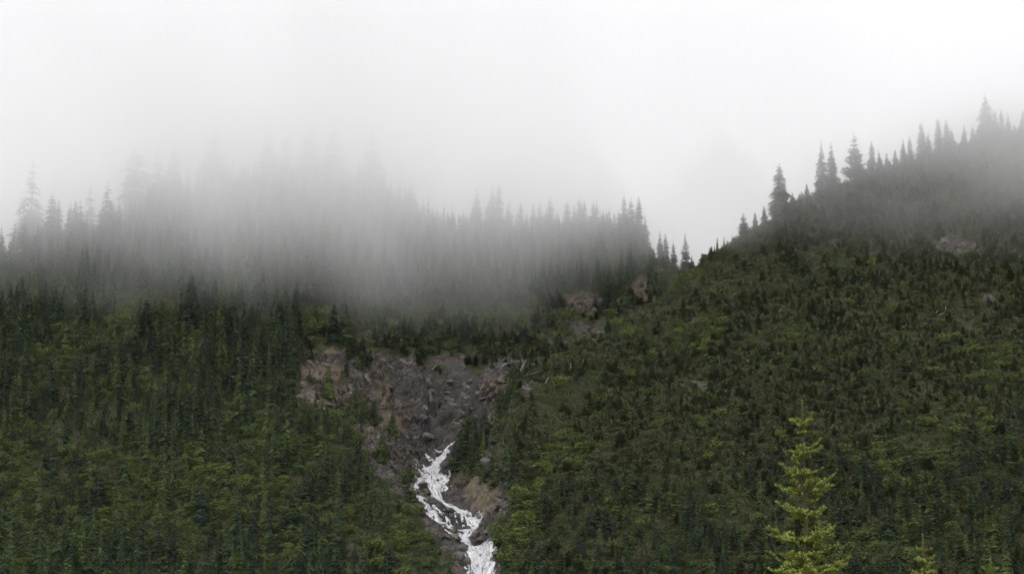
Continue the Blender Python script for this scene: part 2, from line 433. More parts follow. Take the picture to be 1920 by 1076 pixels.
# ------------------------------------------------------------------ plant prototypes, one unit tall
def conifer_mesh(seed, rad=0.17, tiers=26, per=7, power=0.85, z0=0.07, droop=0.62, gap=0.12, lean=0.0, side=3, up_tip=0.0):
    rg = np.random.default_rng(seed)
    vs, fs, var = [], [], []
    ph = rg.random() * 6
    def tri(a, b, c, v):
        k = len(vs); vs.extend([a, b, c]); var.extend([v, v, v]); fs.append((k, k + 1, k + 2))
    n = tiers
    for i in range(n):
        h = z0 + (0.985 - z0) * ((i + rg.uniform(-.3, .3)) / n)
        h = min(max(h, z0), 0.985)
        prof = 1.15 * rad * ((1 - h) ** power) * (0.93 + 0.09 * math.sin(h * 17 + ph)) + 0.008
        if h > 0.93: prof *= 0.8
        k = max(3, int(round(per * (0.55 + 0.6 * (1 - h)))))
        off = rg.random() * 6.28
        for j in range(k):
            if rg.random() < gap: continue
            a = off + 6.283 * (j + rg.uniform(-.3, .3)) / k
            L = prof * rg.uniform(0.6, 1.2)
            da = np.array([math.cos(a), math.sin(a), 0.0]); sa = np.array([-math.sin(a), math.cos(a), 0.0])
            zz = rg.uniform(0.0, 0.012)
            dr = droop * rg.uniform(0.6, 1.4)
            def pt(s, w=0.0, dz=0.0):
                z = h + zz + L * (0.12 * s - dr * s * s + (up_tip + 0.12) * max(0, s - 0.7) * 2) + dz
                c = da * (L * s) + sa * w
                return (c[0] + lean * z, c[1], z)
            v = rg.random()
            W = L * rg.uniform(0.50, 0.75)
            # middle strip, drooping
            tri(pt(0), pt(0.55, W * .30, -L * .05), pt(1.0), v)
            tri(pt(0), pt(1.0), pt(0.55, -W * .30, -L * .05), v)
            for q in range(side):
                s0 = 0.15 + 0.75 * q / side
                for sg in (-1, 1):
                    ww = W * (1.05 - s0 * 0.55) * rg.uniform(0.7, 1.3) * sg
                    v2 = v * 0.6 + 0.4 * rg.random()
                    tri(pt(s0), pt(s0 + 0.30, ww, -L * rg.uniform(.02, .16)), pt(s0 + 0.20, ww * .1, -L * rg.uniform(0, .06)), v2)
    # leader
    tri((lean - .004, 0, .96), (lean + .004, 0, .96), (lean, 0, 1.02), .5)
    tri((lean, -.004, .96), (lean, .004, .96), (lean, 0, 1.02), .5)
    me = mesh_from('crown', np.array(vs), np.array(fs))
    add_attr(me, 'var', np.array(var)); return me
def leafy_mesh(seed, wid=0.55, lobes=46, leaves=26, size=0.045, flat=0.75, conif=False, stems=True):
    rg = np.random.default_rng(seed)
    cs = []
    while len(cs) < lobes:
        p = rg.uniform(-1, 1, 3)
        r = np.linalg.norm(p)
        if 0.35 < r < 1 and p[2] > -0.75:
            p = p / r * (0.55 + 0.45 * rg.random()) * (1 + 0.25 * math.sin(3 * math.atan2(p[1], p[0]) + seed))
            cs.append((p[0] * wid, p[1] * wid, 0.55 + p[2] * 0.42))
    vs, var = [], []
    for c in cs:
        v = rg.random(); rr = rg.uniform(0.08, 0.17) * wid / 0.55
        for _ in range(leaves):
            d = rg.normal(0, 1, 3); d /= np.linalg.norm(d) + 1e-6
            p = np.array(c) + d * rr * rg.uniform(.5, 1.1) * np.array([1, 1, flat])
            u = np.cross(d, rg.normal(0, 1, 3)); u /= np.linalg.norm(u) + 1e-6
            n = d * 0.6 + np.array([0, 0, 0.7]); n /= np.linalg.norm(n)
            w = np.cross(n, u); w /= np.linalg.norm(w) + 1e-6
            s = size * rg.uniform(.6, 1.3)
            vs += [p - u * s - w * s * .2, p + w * s * .75, p + u * s * 1.1, p - w * s * .75]
            vv = 0.65 * v + 0.35 * rg.random(); var += [vv] * 4
    vs = np.array(vs); nf = len(vs) // 4
    me = mesh_from('crown', vs, np.arange(nf * 4).reshape(-1, 4))
    add_attr(me, 'var', np.array(var)); return me
def tube(points, radii, sides=6):
    vs, fs = [], []
    pts = [Vector(p) for p in points]
    for i, p in enumerate(pts):
        d = (pts[min(i + 1, len(pts) - 1)] - pts[max(i - 1, 0)]).normalized()
        u = d.orthogonal().normalized(); w = d.cross(u)
        for k in range(sides):
            a = 6.28318 * k / sides
            vs.append(tuple(p + (u * math.cos(a) + w * math.sin(a)) * radii[i]))
    for i in range(len(pts) - 1):
        for k in range(sides):
            a, b = i * sides + k, i * sides + (k + 1) % sides
            fs.append((a, b, b + sides, a + sides))
    fs.append(tuple(range(sides))[::-1]); fs.append(tuple(range((len(pts) - 1) * sides, len(pts) * sides)))
    return vs, fs
def trunk_mesh(seed, r=0.013, top=0.97, lean=0.0):
    rg = random.Random(seed)
    hs = [-0.06, 0.0, 0.25, 0.5, 0.75, top]
    v, f = tube([(lean * h + rg.uniform(-.002, .002), rg.uniform(-.002, .002), h) for h in hs], [r * 1.3, r * 1.1, r * .9, r * .65, r * .4, r * .1])
    me = mesh_from('trunk', v, f, [M_bark]); return me
def stems_mesh(seed):
    rg = random.Random(seed); vs, fs = [], []
    for k in range(6):
        a = rg.random() * 6.28; e = rg.uniform(.15, .4)
        v, f = tube([(0, 0, -.08), (math.cos(a) * e * .4, math.sin(a) * e * .4, .25), (math.cos(a) * e, math.sin(a) * e, .75)], [.022, .015, .005], 5)
        b = len(vs); vs += v; fs += [tuple(i + b for i in q) for q in f]
    return mesh_from('stem', vs, fs, [M_bark])

SPRUCE = [(conifer_mesh(100 + i, rad=[.15, .18, .20, .125, .22, .165, .19, .23, .105][i], tiers=[30, 28, 26, 32, 26, 30, 24, 24, 32][i], per=10, power=[.8, .9, .75, .7, 1.0, .85, .65, .9, .6][i], lean=[0, .01, -.015, 0, .01, -.01, 0, 0.01, 0][i], gap=[.1, .15, .2, .15, .1, .25, .1, .12, .2][i]),
           trunk_mesh(i, lean=[0, .01, -.015, 0, .01, -.01, 0, .01, 0][i])) for i in range(9)]
OPEN_SPRUCE = [(conifer_mesh(150 + i, rad=.215, tiers=19, per=9, power=.95, droop=-.18, gap=.05, side=4, up_tip=.2), trunk_mesh(50 + i)) for i in range(2)]
FIR = [(conifer_mesh(200 + i, rad=[.26, .30, .24, .34, .28, .22, .36, .3][i], tiers=[15, 14, 17, 13, 15, 16, 12, 14][i], per=9, power=[.7, .8, .75, .6, .9, .8, .55, .7][i], gap=.18, droop=[.2, .1, .25, .0, .2, .3, -.1, .1][i], lean=[0, .05, -.04, .08, 0, .03, -.1, .04][i]), None) for i in range(8)]
for m, t in SPRUCE + OPEN_SPRUCE: m.materials.append(M_spruce)
for m, t in FIR: m.materials.append(M_fir)
ALDER = [(leafy_mesh(300 + i, wid=[.42, .52, .4, .6, .46][i]), stems_mesh(i)) for i in range(5)]
for m, t in ALDER: m.materials.append(M_alder)
SHRUB = [leafy_mesh(400 + i, wid=[.9, 1.2, 1.0][i], lobes=16, leaves=16, size=.085) for i in range(3)]
for m in SHRUB: m.materials.append(M_under)
print('tris', sum(len(m.polygons) for m, t in SPRUCE + FIR), sum(len(m.polygons) * 2 for m, t in ALDER))

# ------------------------------------------------------------------ where plants stand
def rock_at(x, y, z):
    return rock_mask(x, y, z)
def scatter(n, x0, x1, y0, y1, cell):
    gx = np.arange(x0, x1, cell); gy = np.arange(y0, y1, cell)
    X, Y = np.meshgrid(gx, gy); X = X + RNG.uniform(-.5, .5, X.shape) * cell; Y = Y + RNG.uniform(-.5, .5, Y.shape) * cell
    return X.ravel(), Y.ravel()
ALDER_SPOTS = [(60, 930, 150, 60), (230, 905, 140, 50), (420, 920, 160, 50), (250, 1000, 200, 40), (620, 1000, 120, 50), (60, 1040, 60, 30), (100, 700, 60, 30), (190, 640, 90, 25), (300, 560, 60, 40), (215, 590, 50, 30), (470, 830, 60, 60), (560, 860, 50, 50),
               (1610, 1045, 110, 40), (1310, 612, 60, 20), (1160, 628, 40, 14), (1290, 640, 60, 20), (975, 1000, 50, 40), (1010, 940, 40, 40), (750, 1020, 70, 50), (940, 1060, 40, 30), (1260, 530, 50, 18), (480, 980, 160, 40), (330, 1010, 80, 30),
               (900, 600, 90, 20), (590, 610, 60, 20), (780, 600, 40, 14), (1180, 500, 60, 20), (1880, 690, 60, 40), (1750, 850, 120, 60), (1460, 640, 60, 18), (1060, 860, 60, 40), (30, 860, 40, 40)]
def plants(cell, keep):
    X, Y = scatter(0, -280, 290, 566, 905, cell)
    vis = np.abs(X / Y) < 0.32
    X, Y = X[vis], Y[vis]
    Z = height(X, Y)
    px, py = project(X, Y, Z)
    rk = rock_at(X, Y, Z)
    rt = inside(X, Y, R_POLY)
    crest_back = np.where(rt, 0, Y - np.interp(X, _lc[:, 0], _lc[:, 1]))
    ok = (crest_back < 22) & (py < 1240) & (py > 60)
    return X[ok], Y[ok], Z[ok], px[ok], py[ok], rk[ok], rt[ok]
def spot_mask(px, py, spots, X, Y):
    d = np.full(px.shape, 9.0)
    for a, b, c, e in spots: d = np.minimum(d, ((px - a) / c) ** 2 + ((py - b) / e) ** 2)
    return d + 1.1 * fbm(X / 6, Y / 8, 3, 55)
allp = {'spruce': [], 'fir': [], 'alder': [], 'under': []}
# conifers
_ce = np.array(R_POLY[8:-3])
X, Y, Z, px, py, rk, rt = plants(2.0, None)
u = RNG.random(len(X))
al = spot_mask(px, py, ALDER_SPOTS, X, Y); th = spot_mask(px, py, THIN, X, Y)
dens = np.where(rt, 0.76, 0.31)
low_right = rt & (py + 0.10 * (px - 1300) + 40 * fbm(X / 40, Y / 40, 2, 77) > 880)
dens = np.where(low_right, 0.50, dens)
mid = (~rt) & (px > 560) & (py > 560) & (py < 700)
dens = np.where(mid, 0.62, dens)
dens = np.where(rk > 0.35, 0.035, dens)
dens = np.where(al < 1.0, dens * 0.35, dens)
dens = np.where(th < 1.0, dens * 0.22, dens)
dens *= np.clip(0.95 + 0.35 * fbm(X / 14, Y / 14, 2, 66), 0.3, 1.3)
keep = u < dens
for x, y, z, a, b, r_, s_, lo, mi in zip(*[q[keep] for q in (X, Y, Z, px, py, rk, rt, low_right, mid)]):
    g = RNG.random()
    if s_ and a < 1470 and y > np.interp(x, _ce[:, 0], _ce[:, 1]) - 16:
        allp['fir'].append((x, y, z - .2, RNG.uniform(1.2, 2.6), 1.3, 0)); continue
    if r_ > 0.35:
        allp['fir'].append((x, y, z - .2, RNG.uniform(1.5, 3.6), 1.0, 0))
    elif s_ and not lo:
        h = RNG.uniform(1.9, 4.7) * (1.15 if g < .12 else 1)
        if b < 470: h *= 1.1
        allp['fir'].append((x, y, z - .2, h, RNG.uniform(.85, 1.25), 0))
    elif s_:
        h = 4.5 + 5.5 * RNG.random() ** 1.2
        if g < .45: allp['fir'].append((x, y, z - .2, h * .7, 1.0, 0))
        else: allp['spruce'].append((x, y, z - .2, h, RNG.uniform(.95, 1.5), 0))
    elif mi:
        h = 3.5 + 4.5 * RNG.random() ** 1.3
        if g < .5: allp['fir'].append((x, y, z - .2, h * .8, 1.1, 0))
        else: allp['spruce'].append((x, y, z - .2, h, RNG.uniform(1.0, 1.5), 0))
    else:
        h = 5.0 + 11.5 * RNG.random() ** 1.6
        if b < 560: h += 3.5 * RNG.random() + 2
        if b < 430: h += 4 * RNG.random()
        h *= np.interp(a, [560, 760], [1, .8])
        if a > 1235: h = 2.5 + 3.0 * RNG.random()
        allp['spruce'].append((x, y, z - .2, h, RNG.uniform(.85, 1.25) * (0.8 if h > 13 else 1), 0))
# light broadleaf shrubs
X, Y, Z, px, py, rk, rt = plants(2.9, None)
al = spot_mask(px, py, ALDER_SPOTS, X, Y)
keep = (al < 1.0) & (RNG.random(len(X)) < 0.5) | ((RNG.random(len(X)) < np.where(rt, 0.03, 0.11)) & (rk < .3))
keep &= rk < 0.6
for x, y, z in zip(X[keep], Y[keep], Z[keep]):
    allp['alder'].append((x, y, z - .2, RNG.uniform(2.2, 5.0), RNG.uniform(.8, 1.25), 0))
# undergrowth
X, Y, Z, px, py, rk, rt = plants(1.55, None)
keep = (RNG.random(len(X)) < np.where(rk > .35, 0.10, np.where(rt, 0.9, 0.5)))
for x, y, z, r_ in zip(X[keep], Y[keep], Z[keep], rk[keep]):
    allp['under'].append((x, y, z - .1, RNG.uniform(.9, 2.1) * (.5 if r_ > .35 else 1), RNG.uniform(.7, 1.3), 0))

# plants at the rim of the bare ground stay low enough to leave it in view
def trim(lst, lo):
    a = np.array(lst); bx, by = project(a[:, 0], a[:, 1], a[:, 2]); tx, ty = project(a[:, 0], a[:, 1], a[:, 2] + a[:, 3] * .8)
    foot, top, mid_ = rock_outline(bx, by), rock_outline(tx, ty), rock_outline(tx, (by + ty) / 2)
    over = (foot > 0) & ((top < -4) | (mid_ < -4))
    a[over, 3] *= lo
    return [tuple(r) for r in a]
allp['spruce'] = trim(allp['spruce'], .42); allp['fir'] = trim(allp['fir'], .55); allp['alder'] = trim(allp['alder'], .5)

# single trees that stand out against the fog: top px, top py, base py, prototype, width factor, label
def at_ground(px, py):
    x, y, z, ok = cast([px], [py]); return float(x[0]), float(y[0]), float(z[0]), bool(ok[0])
def ridge_y(px, py):
    """distance of the ridge under a direction: step the picture row down until the ray lands"""
    for d in range(0, 200, 2):
        x, y, z, ok = at_ground(px, py + d)
        if ok and y < 880: return y
    return 800.0
STAND = [
 (1460, 305, 396, 'S', 2, 1.15, 'tall lone spruce on the right ridge above the gap, thick at its foot'),
 (1541, 263, 350, 'S', 5, 1.0, 'darker left spruce of the close pair on the right ridge'),
 (1558, 265, 350, 'S', 0, 1.0, 'paler right spruce of the close pair on the right ridge'),
 (1601, 249, 335, 'O', 0, 1.0, 'broad open-branched spruce on the ridge beside the close pair'),
 (1633, 264, 322, 'S', 3, 1.3, 'narrow spruce just right of the open-branched one on the ridge'),
 (1649, 280, 322, 'S', 4, 1.0, 'short spruce two right of the open-branched one on the ridge'),
 (1662, 284, 318, 'S', 1, 1.0, 'very short spruce in the dip of the right ridge'),
 (1678, 280, 314, 'S', 6, 1.0, 'stubby spruce before the slim pair on the right ridge'),
 (1692, 260, 308, 'S', 0, 1.1, 'left spruce of the slim pair midway up the right ridge'),
 (1705, 255, 308, 'S', 3, 1.2, 'right spruce of the slim pair midway up the right ridge'),
 (1726, 229, 296, 'S', 8, 1.5, 'thin high-pointed spruce on the rising right ridge'),
 (1739, 246, 294, 'S', 4, 1.0, 'wide spruce at the foot of the thin high-pointed one'),
 (1757, 221, 288, 'S', 8, 1.4, 'pale pointed spruce left of the ridge clump below the big one'),
 (1773, 224, 284, 'S', 3, 1.4, 'tallest spruce of the ridge clump below the big one'),
 (1784, 240, 282, 'S', 2, 1.0, 'lower spruce on the right side of the ridge clump'),
 (1806, 232, 272, 'S', 0, 1.1, 'small spruce between ridge clump and big foggy spruce'),
 (1822, 232, 268, 'S', 5, 1.0, 'faint small spruce at the left foot of the big foggy spruce'),
 (1847, 173, 258, 'S', 7, 1.15, 'biggest spruce on the right ridge, fading into the fog'),
 (1865, 205, 256, 'S', 8, 1.3, 'first thin spruce right of the big foggy spruce'),
 (1876, 204, 254, 'S', 3, 1.2, 'second thin spruce right of the big foggy spruce'),
 (1888, 212, 252, 'S', 0, 1.1, 'third thin spruce right of the big foggy spruce'),
 (1917, 205, 250, 'S', 1, 1.2, 'foggy spruce at the right picture edge on the ridge'),
 (1394, 397, 432, 'O', 1, 1.0, 'small open spruce low on the right ridge shoulder'),
 (1416, 396, 418, 'S', 6, 0.9, 'stunted dark spruce between the small open one and the tall lone one'),
 (1433, 384, 412, 'S', 2, 1.0, 'bushy stunted spruce at the left foot of the tall lone one'),
 (1486, 358, 386, 'S', 4, 1.2, 'short spruce at the right foot of the tall lone one'),
 (1512, 342, 374, 'S', 1, 1.2, 'short pointed spruce between the lone one and the close pair'),
 (1344, 444, 474, 'S', 8, 0.9, 'left twig-thin spruce above the gap on the right shoulder'),
 (1357, 442, 468, 'S', 8, 0.8, 'right twig-thin spruce above the gap on the right shoulder'),
 (1332, 464, 490, 'S', 2, 0.7, 'dark little spruce at the lower end of the right ridge'),
 (893, 352, 440, 'S', 0, 1.1, 'faint slender spruce left of the double-topped one on the middle ridge'),
 (921, 342, 445, 'S', 7, 0.85, 'left half of the double-topped large spruce on the middle ridge'),
 (930, 344, 445, 'S', 2, 0.9, 'right half of the double-topped large spruce on the middle ridge'),
 (953, 370, 445, 'S', 4, 0.9, 'spruce just right of the double-topped one on the middle ridge'),
 (978, 377, 445, 'S', 3, 1.1, 'slim spruce, second right of the double-topped one'),
 (999, 378, 445, 'S', 0, 1.0, 'slim spruce, third right of the double-topped one'),
 (1014, 376, 445, 'S', 1, 1.0, 'slim spruce, fourth right of the double-topped one'),
 (1029, 368, 445, 'S', 2, 1.0, 'stout spruce left of the notch in the middle ridge treeline'),
 (1045, 395, 445, 'S', 4, 1.0, 'low spruce on the left lip of the treeline notch'),
 (1065, 374, 450, 'S', 2, 1.0, 'spruce on the right lip of the treeline notch'),
 (1077, 382, 450, 'S', 0, 1.0, 'spruce between notch and twin spires of the middle ridge'),
 (1087, 371, 450, 'S', 8, 1.5, 'left twin spire on the middle ridge'),
 (1095, 373, 450, 'S', 3, 1.2, 'right twin spire on the middle ridge'),
 (1111, 374, 455, 'S', 1, 1.0, 'left of two close dark spruces past the twin spires'),
 (1119, 372, 455, 'S', 5, 1.0, 'right of two close dark spruces past the twin spires'),
 (1131, 390, 455, 'S', 0, 1.0, 'shorter spruce left of the highest middle ridge spire'),
 (1143, 386, 458, 'S', 4, .9, 'cone-shaped spruce left of the highest middle ridge spire'),
 (1170, 362, 462, 'S', 1, .95, 'highest spire on the dark right end of the middle ridge'),
 (1182, 371, 464, 'S', 2, .95, 'second spire on the dark right end of the middle ridge'),
 (1197, 367, 466, 'S', 3, 1.2, 'third spire on the dark right end of the middle ridge'),
 (1210, 402, 470, 'S', 5, 1.0, 'last tall spruce before the treeline steps down'),
 (1237, 432, 492, 'S', 0, 1.0, 'first of the small spruces on the step below the treeline'),
 (1248, 436, 495, 'S', 3, 1.1, 'second of the small spruces on the step below the treeline'),
 (1263, 452, 500, 'S', 1, 1.0, 'third of the small spruces on the step below the treeline'),
 (1285, 436, 508, 'S', 5, 1.0, 'sharp dark spruce standing alone in the gap'),
 (1296, 478, 512, 'S', 0, 1.0, 'little spruce at the right foot of the sharp one in the gap'),
 (204, 335, 475, 'S', 7, .9, 'largest clear spruce top on the left skyline'),
 (176, 352, 478, 'S', 0, 1.1, 'faint thin spruce left of the largest one on the left skyline'),
 (100, 357, 482, 'S', 2, 1.0, 'tall ragged spruce between the far left pair and the thin cluster'),
 (111, 372, 482, 'S', 3, 1.1, 'thin spruce touching the tall ragged one'),
 (130, 378, 484, 'S', 1, 1.0, 'left spruce of the thin cluster on the left skyline'),
 (144, 372, 484, 'S', 3, 1.2, 'middle spruce of the thin cluster on the left skyline'),
 (155, 376, 484, 'S', 0, 1.2, 'right spruce of the thin cluster on the left skyline'),
 (45, 412, 520, 'S', 2, 1.0, 'dark spruce in front, second from the left edge'),
 (70, 417, 520, 'S', 5, 1.0, 'narrow dark spruce in front, third from the left edge'),
 (5, 422, 540, 'S', 4, .95, 'dark spruce cut by the left picture edge'),
 (64, 300, 460, 'S', 7, .9, 'pale ghostly spruce far behind the left skyline'),
 (258, 255, 440, 'S', 2, 1.1, 'pale broad spruce where the fog closes on the left'),
 (296, 272, 430, 'S', 7, .9, 'pale spruce, left of two merging ones in the fog'),
 (325, 273, 430, 'S', 6, 1.0, 'pale spruce, right of two merging ones in the fog'),
 (400, 222, 400, 'S', 7, 1.0, 'high pale spruce hardly showing in the fog'),
 (505, 225, 400, 'S', 4, 1.1, 'faint tall spruce left in the thick fog'),
 (531, 238, 400, 'S', 1, 1.1, 'faint slim spruce beside the left faint one'),
 (585, 232, 400, 'S', 6, 1.2, 'faint wide spruce in the middle of the thick fog'),
 (630, 228, 400, 'S', 2, 1.1, 'faint pointed spruce over the darkest fog patch'),
 (700, 240, 410, 'S', 7, 1.0, 'barely seen spruce right of the faint pointed one'),
 (361, 506, 590, 'S', 8, 1.5, 'pole-thin spruce top over the green patch below the fog'),
 (402, 514, 590, 'S', 3, 1.2, 'dark spire right of the pole-thin one below the fog'),
 (275, 556, 640, 'S', 8, 1.5, 'dark spire standing alone left of the green patch'),
 (454, 530, 600, 'S', 3, 1.2, 'right dark spire of the row under the fog edge'),
 (425, 545, 610, 'S', 0, 1.0, 'dark spruce between the two spires under the fog edge'),
 (626, 563, 640, 'S', 2, .9, 'dark spruce left above the rock bowl'),
 (650, 560, 640, 'S', 1, 1.0, 'dark spruce right above the rock bowl'),
 (548, 912, 1000, 'S', 6, 1.1, 'dark full spruce low on the left slope beside light shrubs'),
 (187, 868, 960, 'S', 1, 1.1, 'grey-green spruce above light shrubs low on the left slope'),
]
ALLM = {'S': SPRUCE, 'O': OPEN_SPRUCE}
def plant_thing(name, protos, i, loc, rz, h, w, label, cat, group=None, trunk=True, tname='trunk'):
    crown, tm = protos[i % len(protos)]
    if tm is None or not trunk:
        o = add_obj(name, crown, loc=loc, rot=(0, 0, rz), scale=(h * w, h * w, h), label=label, category=cat)
        if group: o['group'] = group
        return o
    e = add_obj(name, None, loc=loc, rot=(random.gauss(0, .02), random.gauss(0, .02), rz), scale=(h * w, h * w, h), label=label, category=cat)
    if group: e['group'] = group
    add_obj('crown', crown, parent=e); add_obj(tname, tm, parent=e)
    return e
for px_, top, base, typ, i, w, lab in STAND:
    x, y, z, ok = at_ground(px_, base)
    if not ok or y > 880:
        y = ridge_y(px_, base)
    if any(q in lab for q in ('pale', 'faint', 'barely')) and px_ < 860: y += 32
    b_ = ray(px_, top); x = b_[0] * y / b_[1]; ztop = b_[2] * y / b_[1]
    zg = float(height(x, y)) - 0.3
    if zg > b_[2] * y / b_[1] - 3:
        zg = ztop - 8
    plant_thing('spruce_tree', ALLM[typ], i, (x, y, zg), random.random() * 6.28, ztop - zg, w * 1.12, lab, 'tree', 'spruces that stand clear on ridges and slope')

# which scattered plants show most: paint them far to near into an id image and count
arrs = []
kinds = ['spruce', 'fir', 'alder']
for k, kd in enumerate(kinds):
    a = np.array(allp[kd]); a = np.concatenate([a[:, :5], np.full((len(a), 1), k), np.arange(len(a))[:, None]], 1); arrs.append(a)
A = np.concatenate(arrs)
tpx, tpy = project(A[:, 0], A[:, 1], A[:, 2] + A[:, 3]); bpx, bpy_ = project(A[:, 0], A[:, 1], A[:, 2])
vis = np.zeros(len(A), bool)
mpx, mpy = project(A[:, 0], A[:, 1], A[:, 2] + A[:, 3] * .75)
for s in range(0, len(A), 2000):
    x, y, z, ok = cast(mpx[s:s + 2000], mpy[s:s + 2000])
    vis[s:s + 2000] = (~ok) | (y > A[s:s + 2000, 1] - 4)
vis &= (tpx > -20) & (tpx < 1940) & (bpy_ > 0) & (tpy < 1076)
W_, H_ = 960, 538
ID = np.full((H_, W_), -1, np.int32)
for n in np.argsort(-A[:, 1]):
    if not vis[n]: continue
    x0, y0, x1, y1 = bpx[n] / 2, tpy[n] / 2, 0, bpy_[n] / 2
    hw = (y1 - y0) * [0.16, 0.28, 0.55][int(A[n, 5])] * A[n, 4]
    if A[n, 5] == 2: pass
    for r_ in range(max(0, int(y0)), min(H_, int(y1) + 1)):
        f = (r_ - y0) / max(1, y1 - y0)
        w_ = hw * (math.sqrt(max(0, f * (1 - f))) * 2 if A[n, 5] == 2 else f)
        a_, b_ = int(max(0, x0 - w_)), int(min(W_, x0 + w_ + 1))
        if b_ > a_: ID[r_, a_:b_] = n
cnt = np.bincount(ID[ID >= 0].ravel(), minlength=len(A)).astype(float)
fogfade = np.clip((mpy - 380) / 120, 0.05, 1); cnt *= np.where(A[:, 0] > 60, 1, fogfade)
LIM = {0: 215, 1: 298, 2: 295}
GRP = {0: 'dark spruces of the closed forest', 1: 'small conifers scattered over the right flank', 2: 'light green broadleaf shrubs among the conifers'}
MARKS = [(60, 600, 'under the fog near the left edge'), (60, 760, 'half way down the left edge'), (60, 900, 'low by the left edge'), (60, 1030, 'in the bottom left corner'),
 (230, 590, 'under the fog on the left slope'), (240, 700, 'in the upper left slope'), (230, 820, 'amid the left slope'), (230, 920, 'among light shrubs low on the left'), (250, 1040, 'at the bottom of the left slope'),
 (430, 590, 'beneath the thin spires under the fog'), (440, 700, 'left of the rock bowl'), (430, 820, 'below and left of the rock bowl'), (430, 930, 'among shrubs left of the ravine'), (450, 1040, 'at the bottom between corner and stream'),
 (600, 590, 'above the left end of the rock bowl'), (620, 850, 'beside the left wall of the ravine'), (640, 960, 'left of the forked stream'), (700, 1040, 'left of the lowest fall'), (780, 610, 'right above the rock bowl'), (780, 800, 'on a ledge inside the ravine'), (880, 870, 'on the dark bushy ledge right of the stream'),
 (950, 610, 'between rock bowl and upper gully'), (1000, 500, 'below the middle ridge treeline'), (1150, 500, 'below the dark end of the middle ridge'), (1040, 740, 'in the russet patch right of the bowl'), (1010, 880, 'right of the ravine wall'), (990, 1020, 'right of the lowest fall'),
 (1180, 660, 'below the upper gully rocks'), (1180, 780, 'amid the slope right of the bowl'), (1160, 900, 'low in the middle of the right slope'), (1180, 1030, 'at the bottom right of the stream'), (1300, 550, 'beside the gap between the hills'), (1350, 650, 'on the right flank below the gap'), (1340, 770, 'near the tiny rock patch of the right flank'), (1340, 900, 'well left of the bright young spruce'), (1360, 1030, 'at the bottom left of the bright young spruce'),
 (1450, 470, 'below the tall lone ridge spruce'), (1600, 430, 'below the open-branched ridge spruce'), (1800, 400, 'in the fog high on the right flank'), (1540, 570, 'high on the open right flank'), (1530, 690, 'above the bright young spruce'), (1440, 850, 'just left of the bright young spruce'), (1600, 850, 'just right of the bright young spruce'), (1640, 1020, 'between the young spruces at the bottom'),
 (1780, 560, 'near the bleached snag on the right'), (1720, 680, 'amid the upper right flank'), (1740, 800, 'amid the lower right flank'), (1760, 930, 'above the thin young leader'), (1800, 1030, 'at the bottom near the two small leaders'), (1880, 560, 'by the right edge below the fog'), (1890, 700, 'half way down the right edge'), (1890, 850, 'low by the right edge'), (1890, 1020, 'in the bottom right corner')]
def words_for(k, a, b, h):
    m = min(MARKS, key=lambda q: (q[0] - a) ** 2 + 1.6 * (q[1] - b) ** 2)[2]
    if k == 0: return f"{'very tall' if h > 14 else 'tall' if h > 10.5 else 'medium-sized' if h > 7.5 else 'small'} dark spruce {m}"
    if k == 1: return f"{'larger' if h > 5.4 else 'middling' if h > 4.2 else 'small'} bushy olive conifer {m}"
    return f"{'tall' if h > 4.2 else 'middling' if h > 3.3 else 'low'} light green broadleaf shrub {m}"
chosen = set()
for k in range(3):
    idx = np.where((A[:, 5] == k) & (cnt > 0))[0]
    idx = idx[np.argsort(-cnt[idx])][:LIM[k]]
    for n in idx:
        x, y, z, h, w = A[n, :5]
        a, b = float(mpx[n]), float(mpy[n])
        name = ['spruce_tree', 'fir_tree', 'alder_shrub'][k]
        protos = [SPRUCE, FIR, ALDER][k]
        lv = 'near the foot of' if b > 880 else ('half way up' if b > 680 else 'high up on')
        lab = words_for(k, a, b, h)
        plant_thing(name, protos, int(RNG.integers(100)), (x, y, z), RNG.random() * 6.28, h, w, lab, ['tree', 'tree', 'shrub'][k], GRP[k], tname='stem' if k == 2 else 'trunk')
        chosen.add((k, int(A[n, 6])))
print('plants', {k: len(v) for k, v in allp.items()}, 'individual', len(chosen))

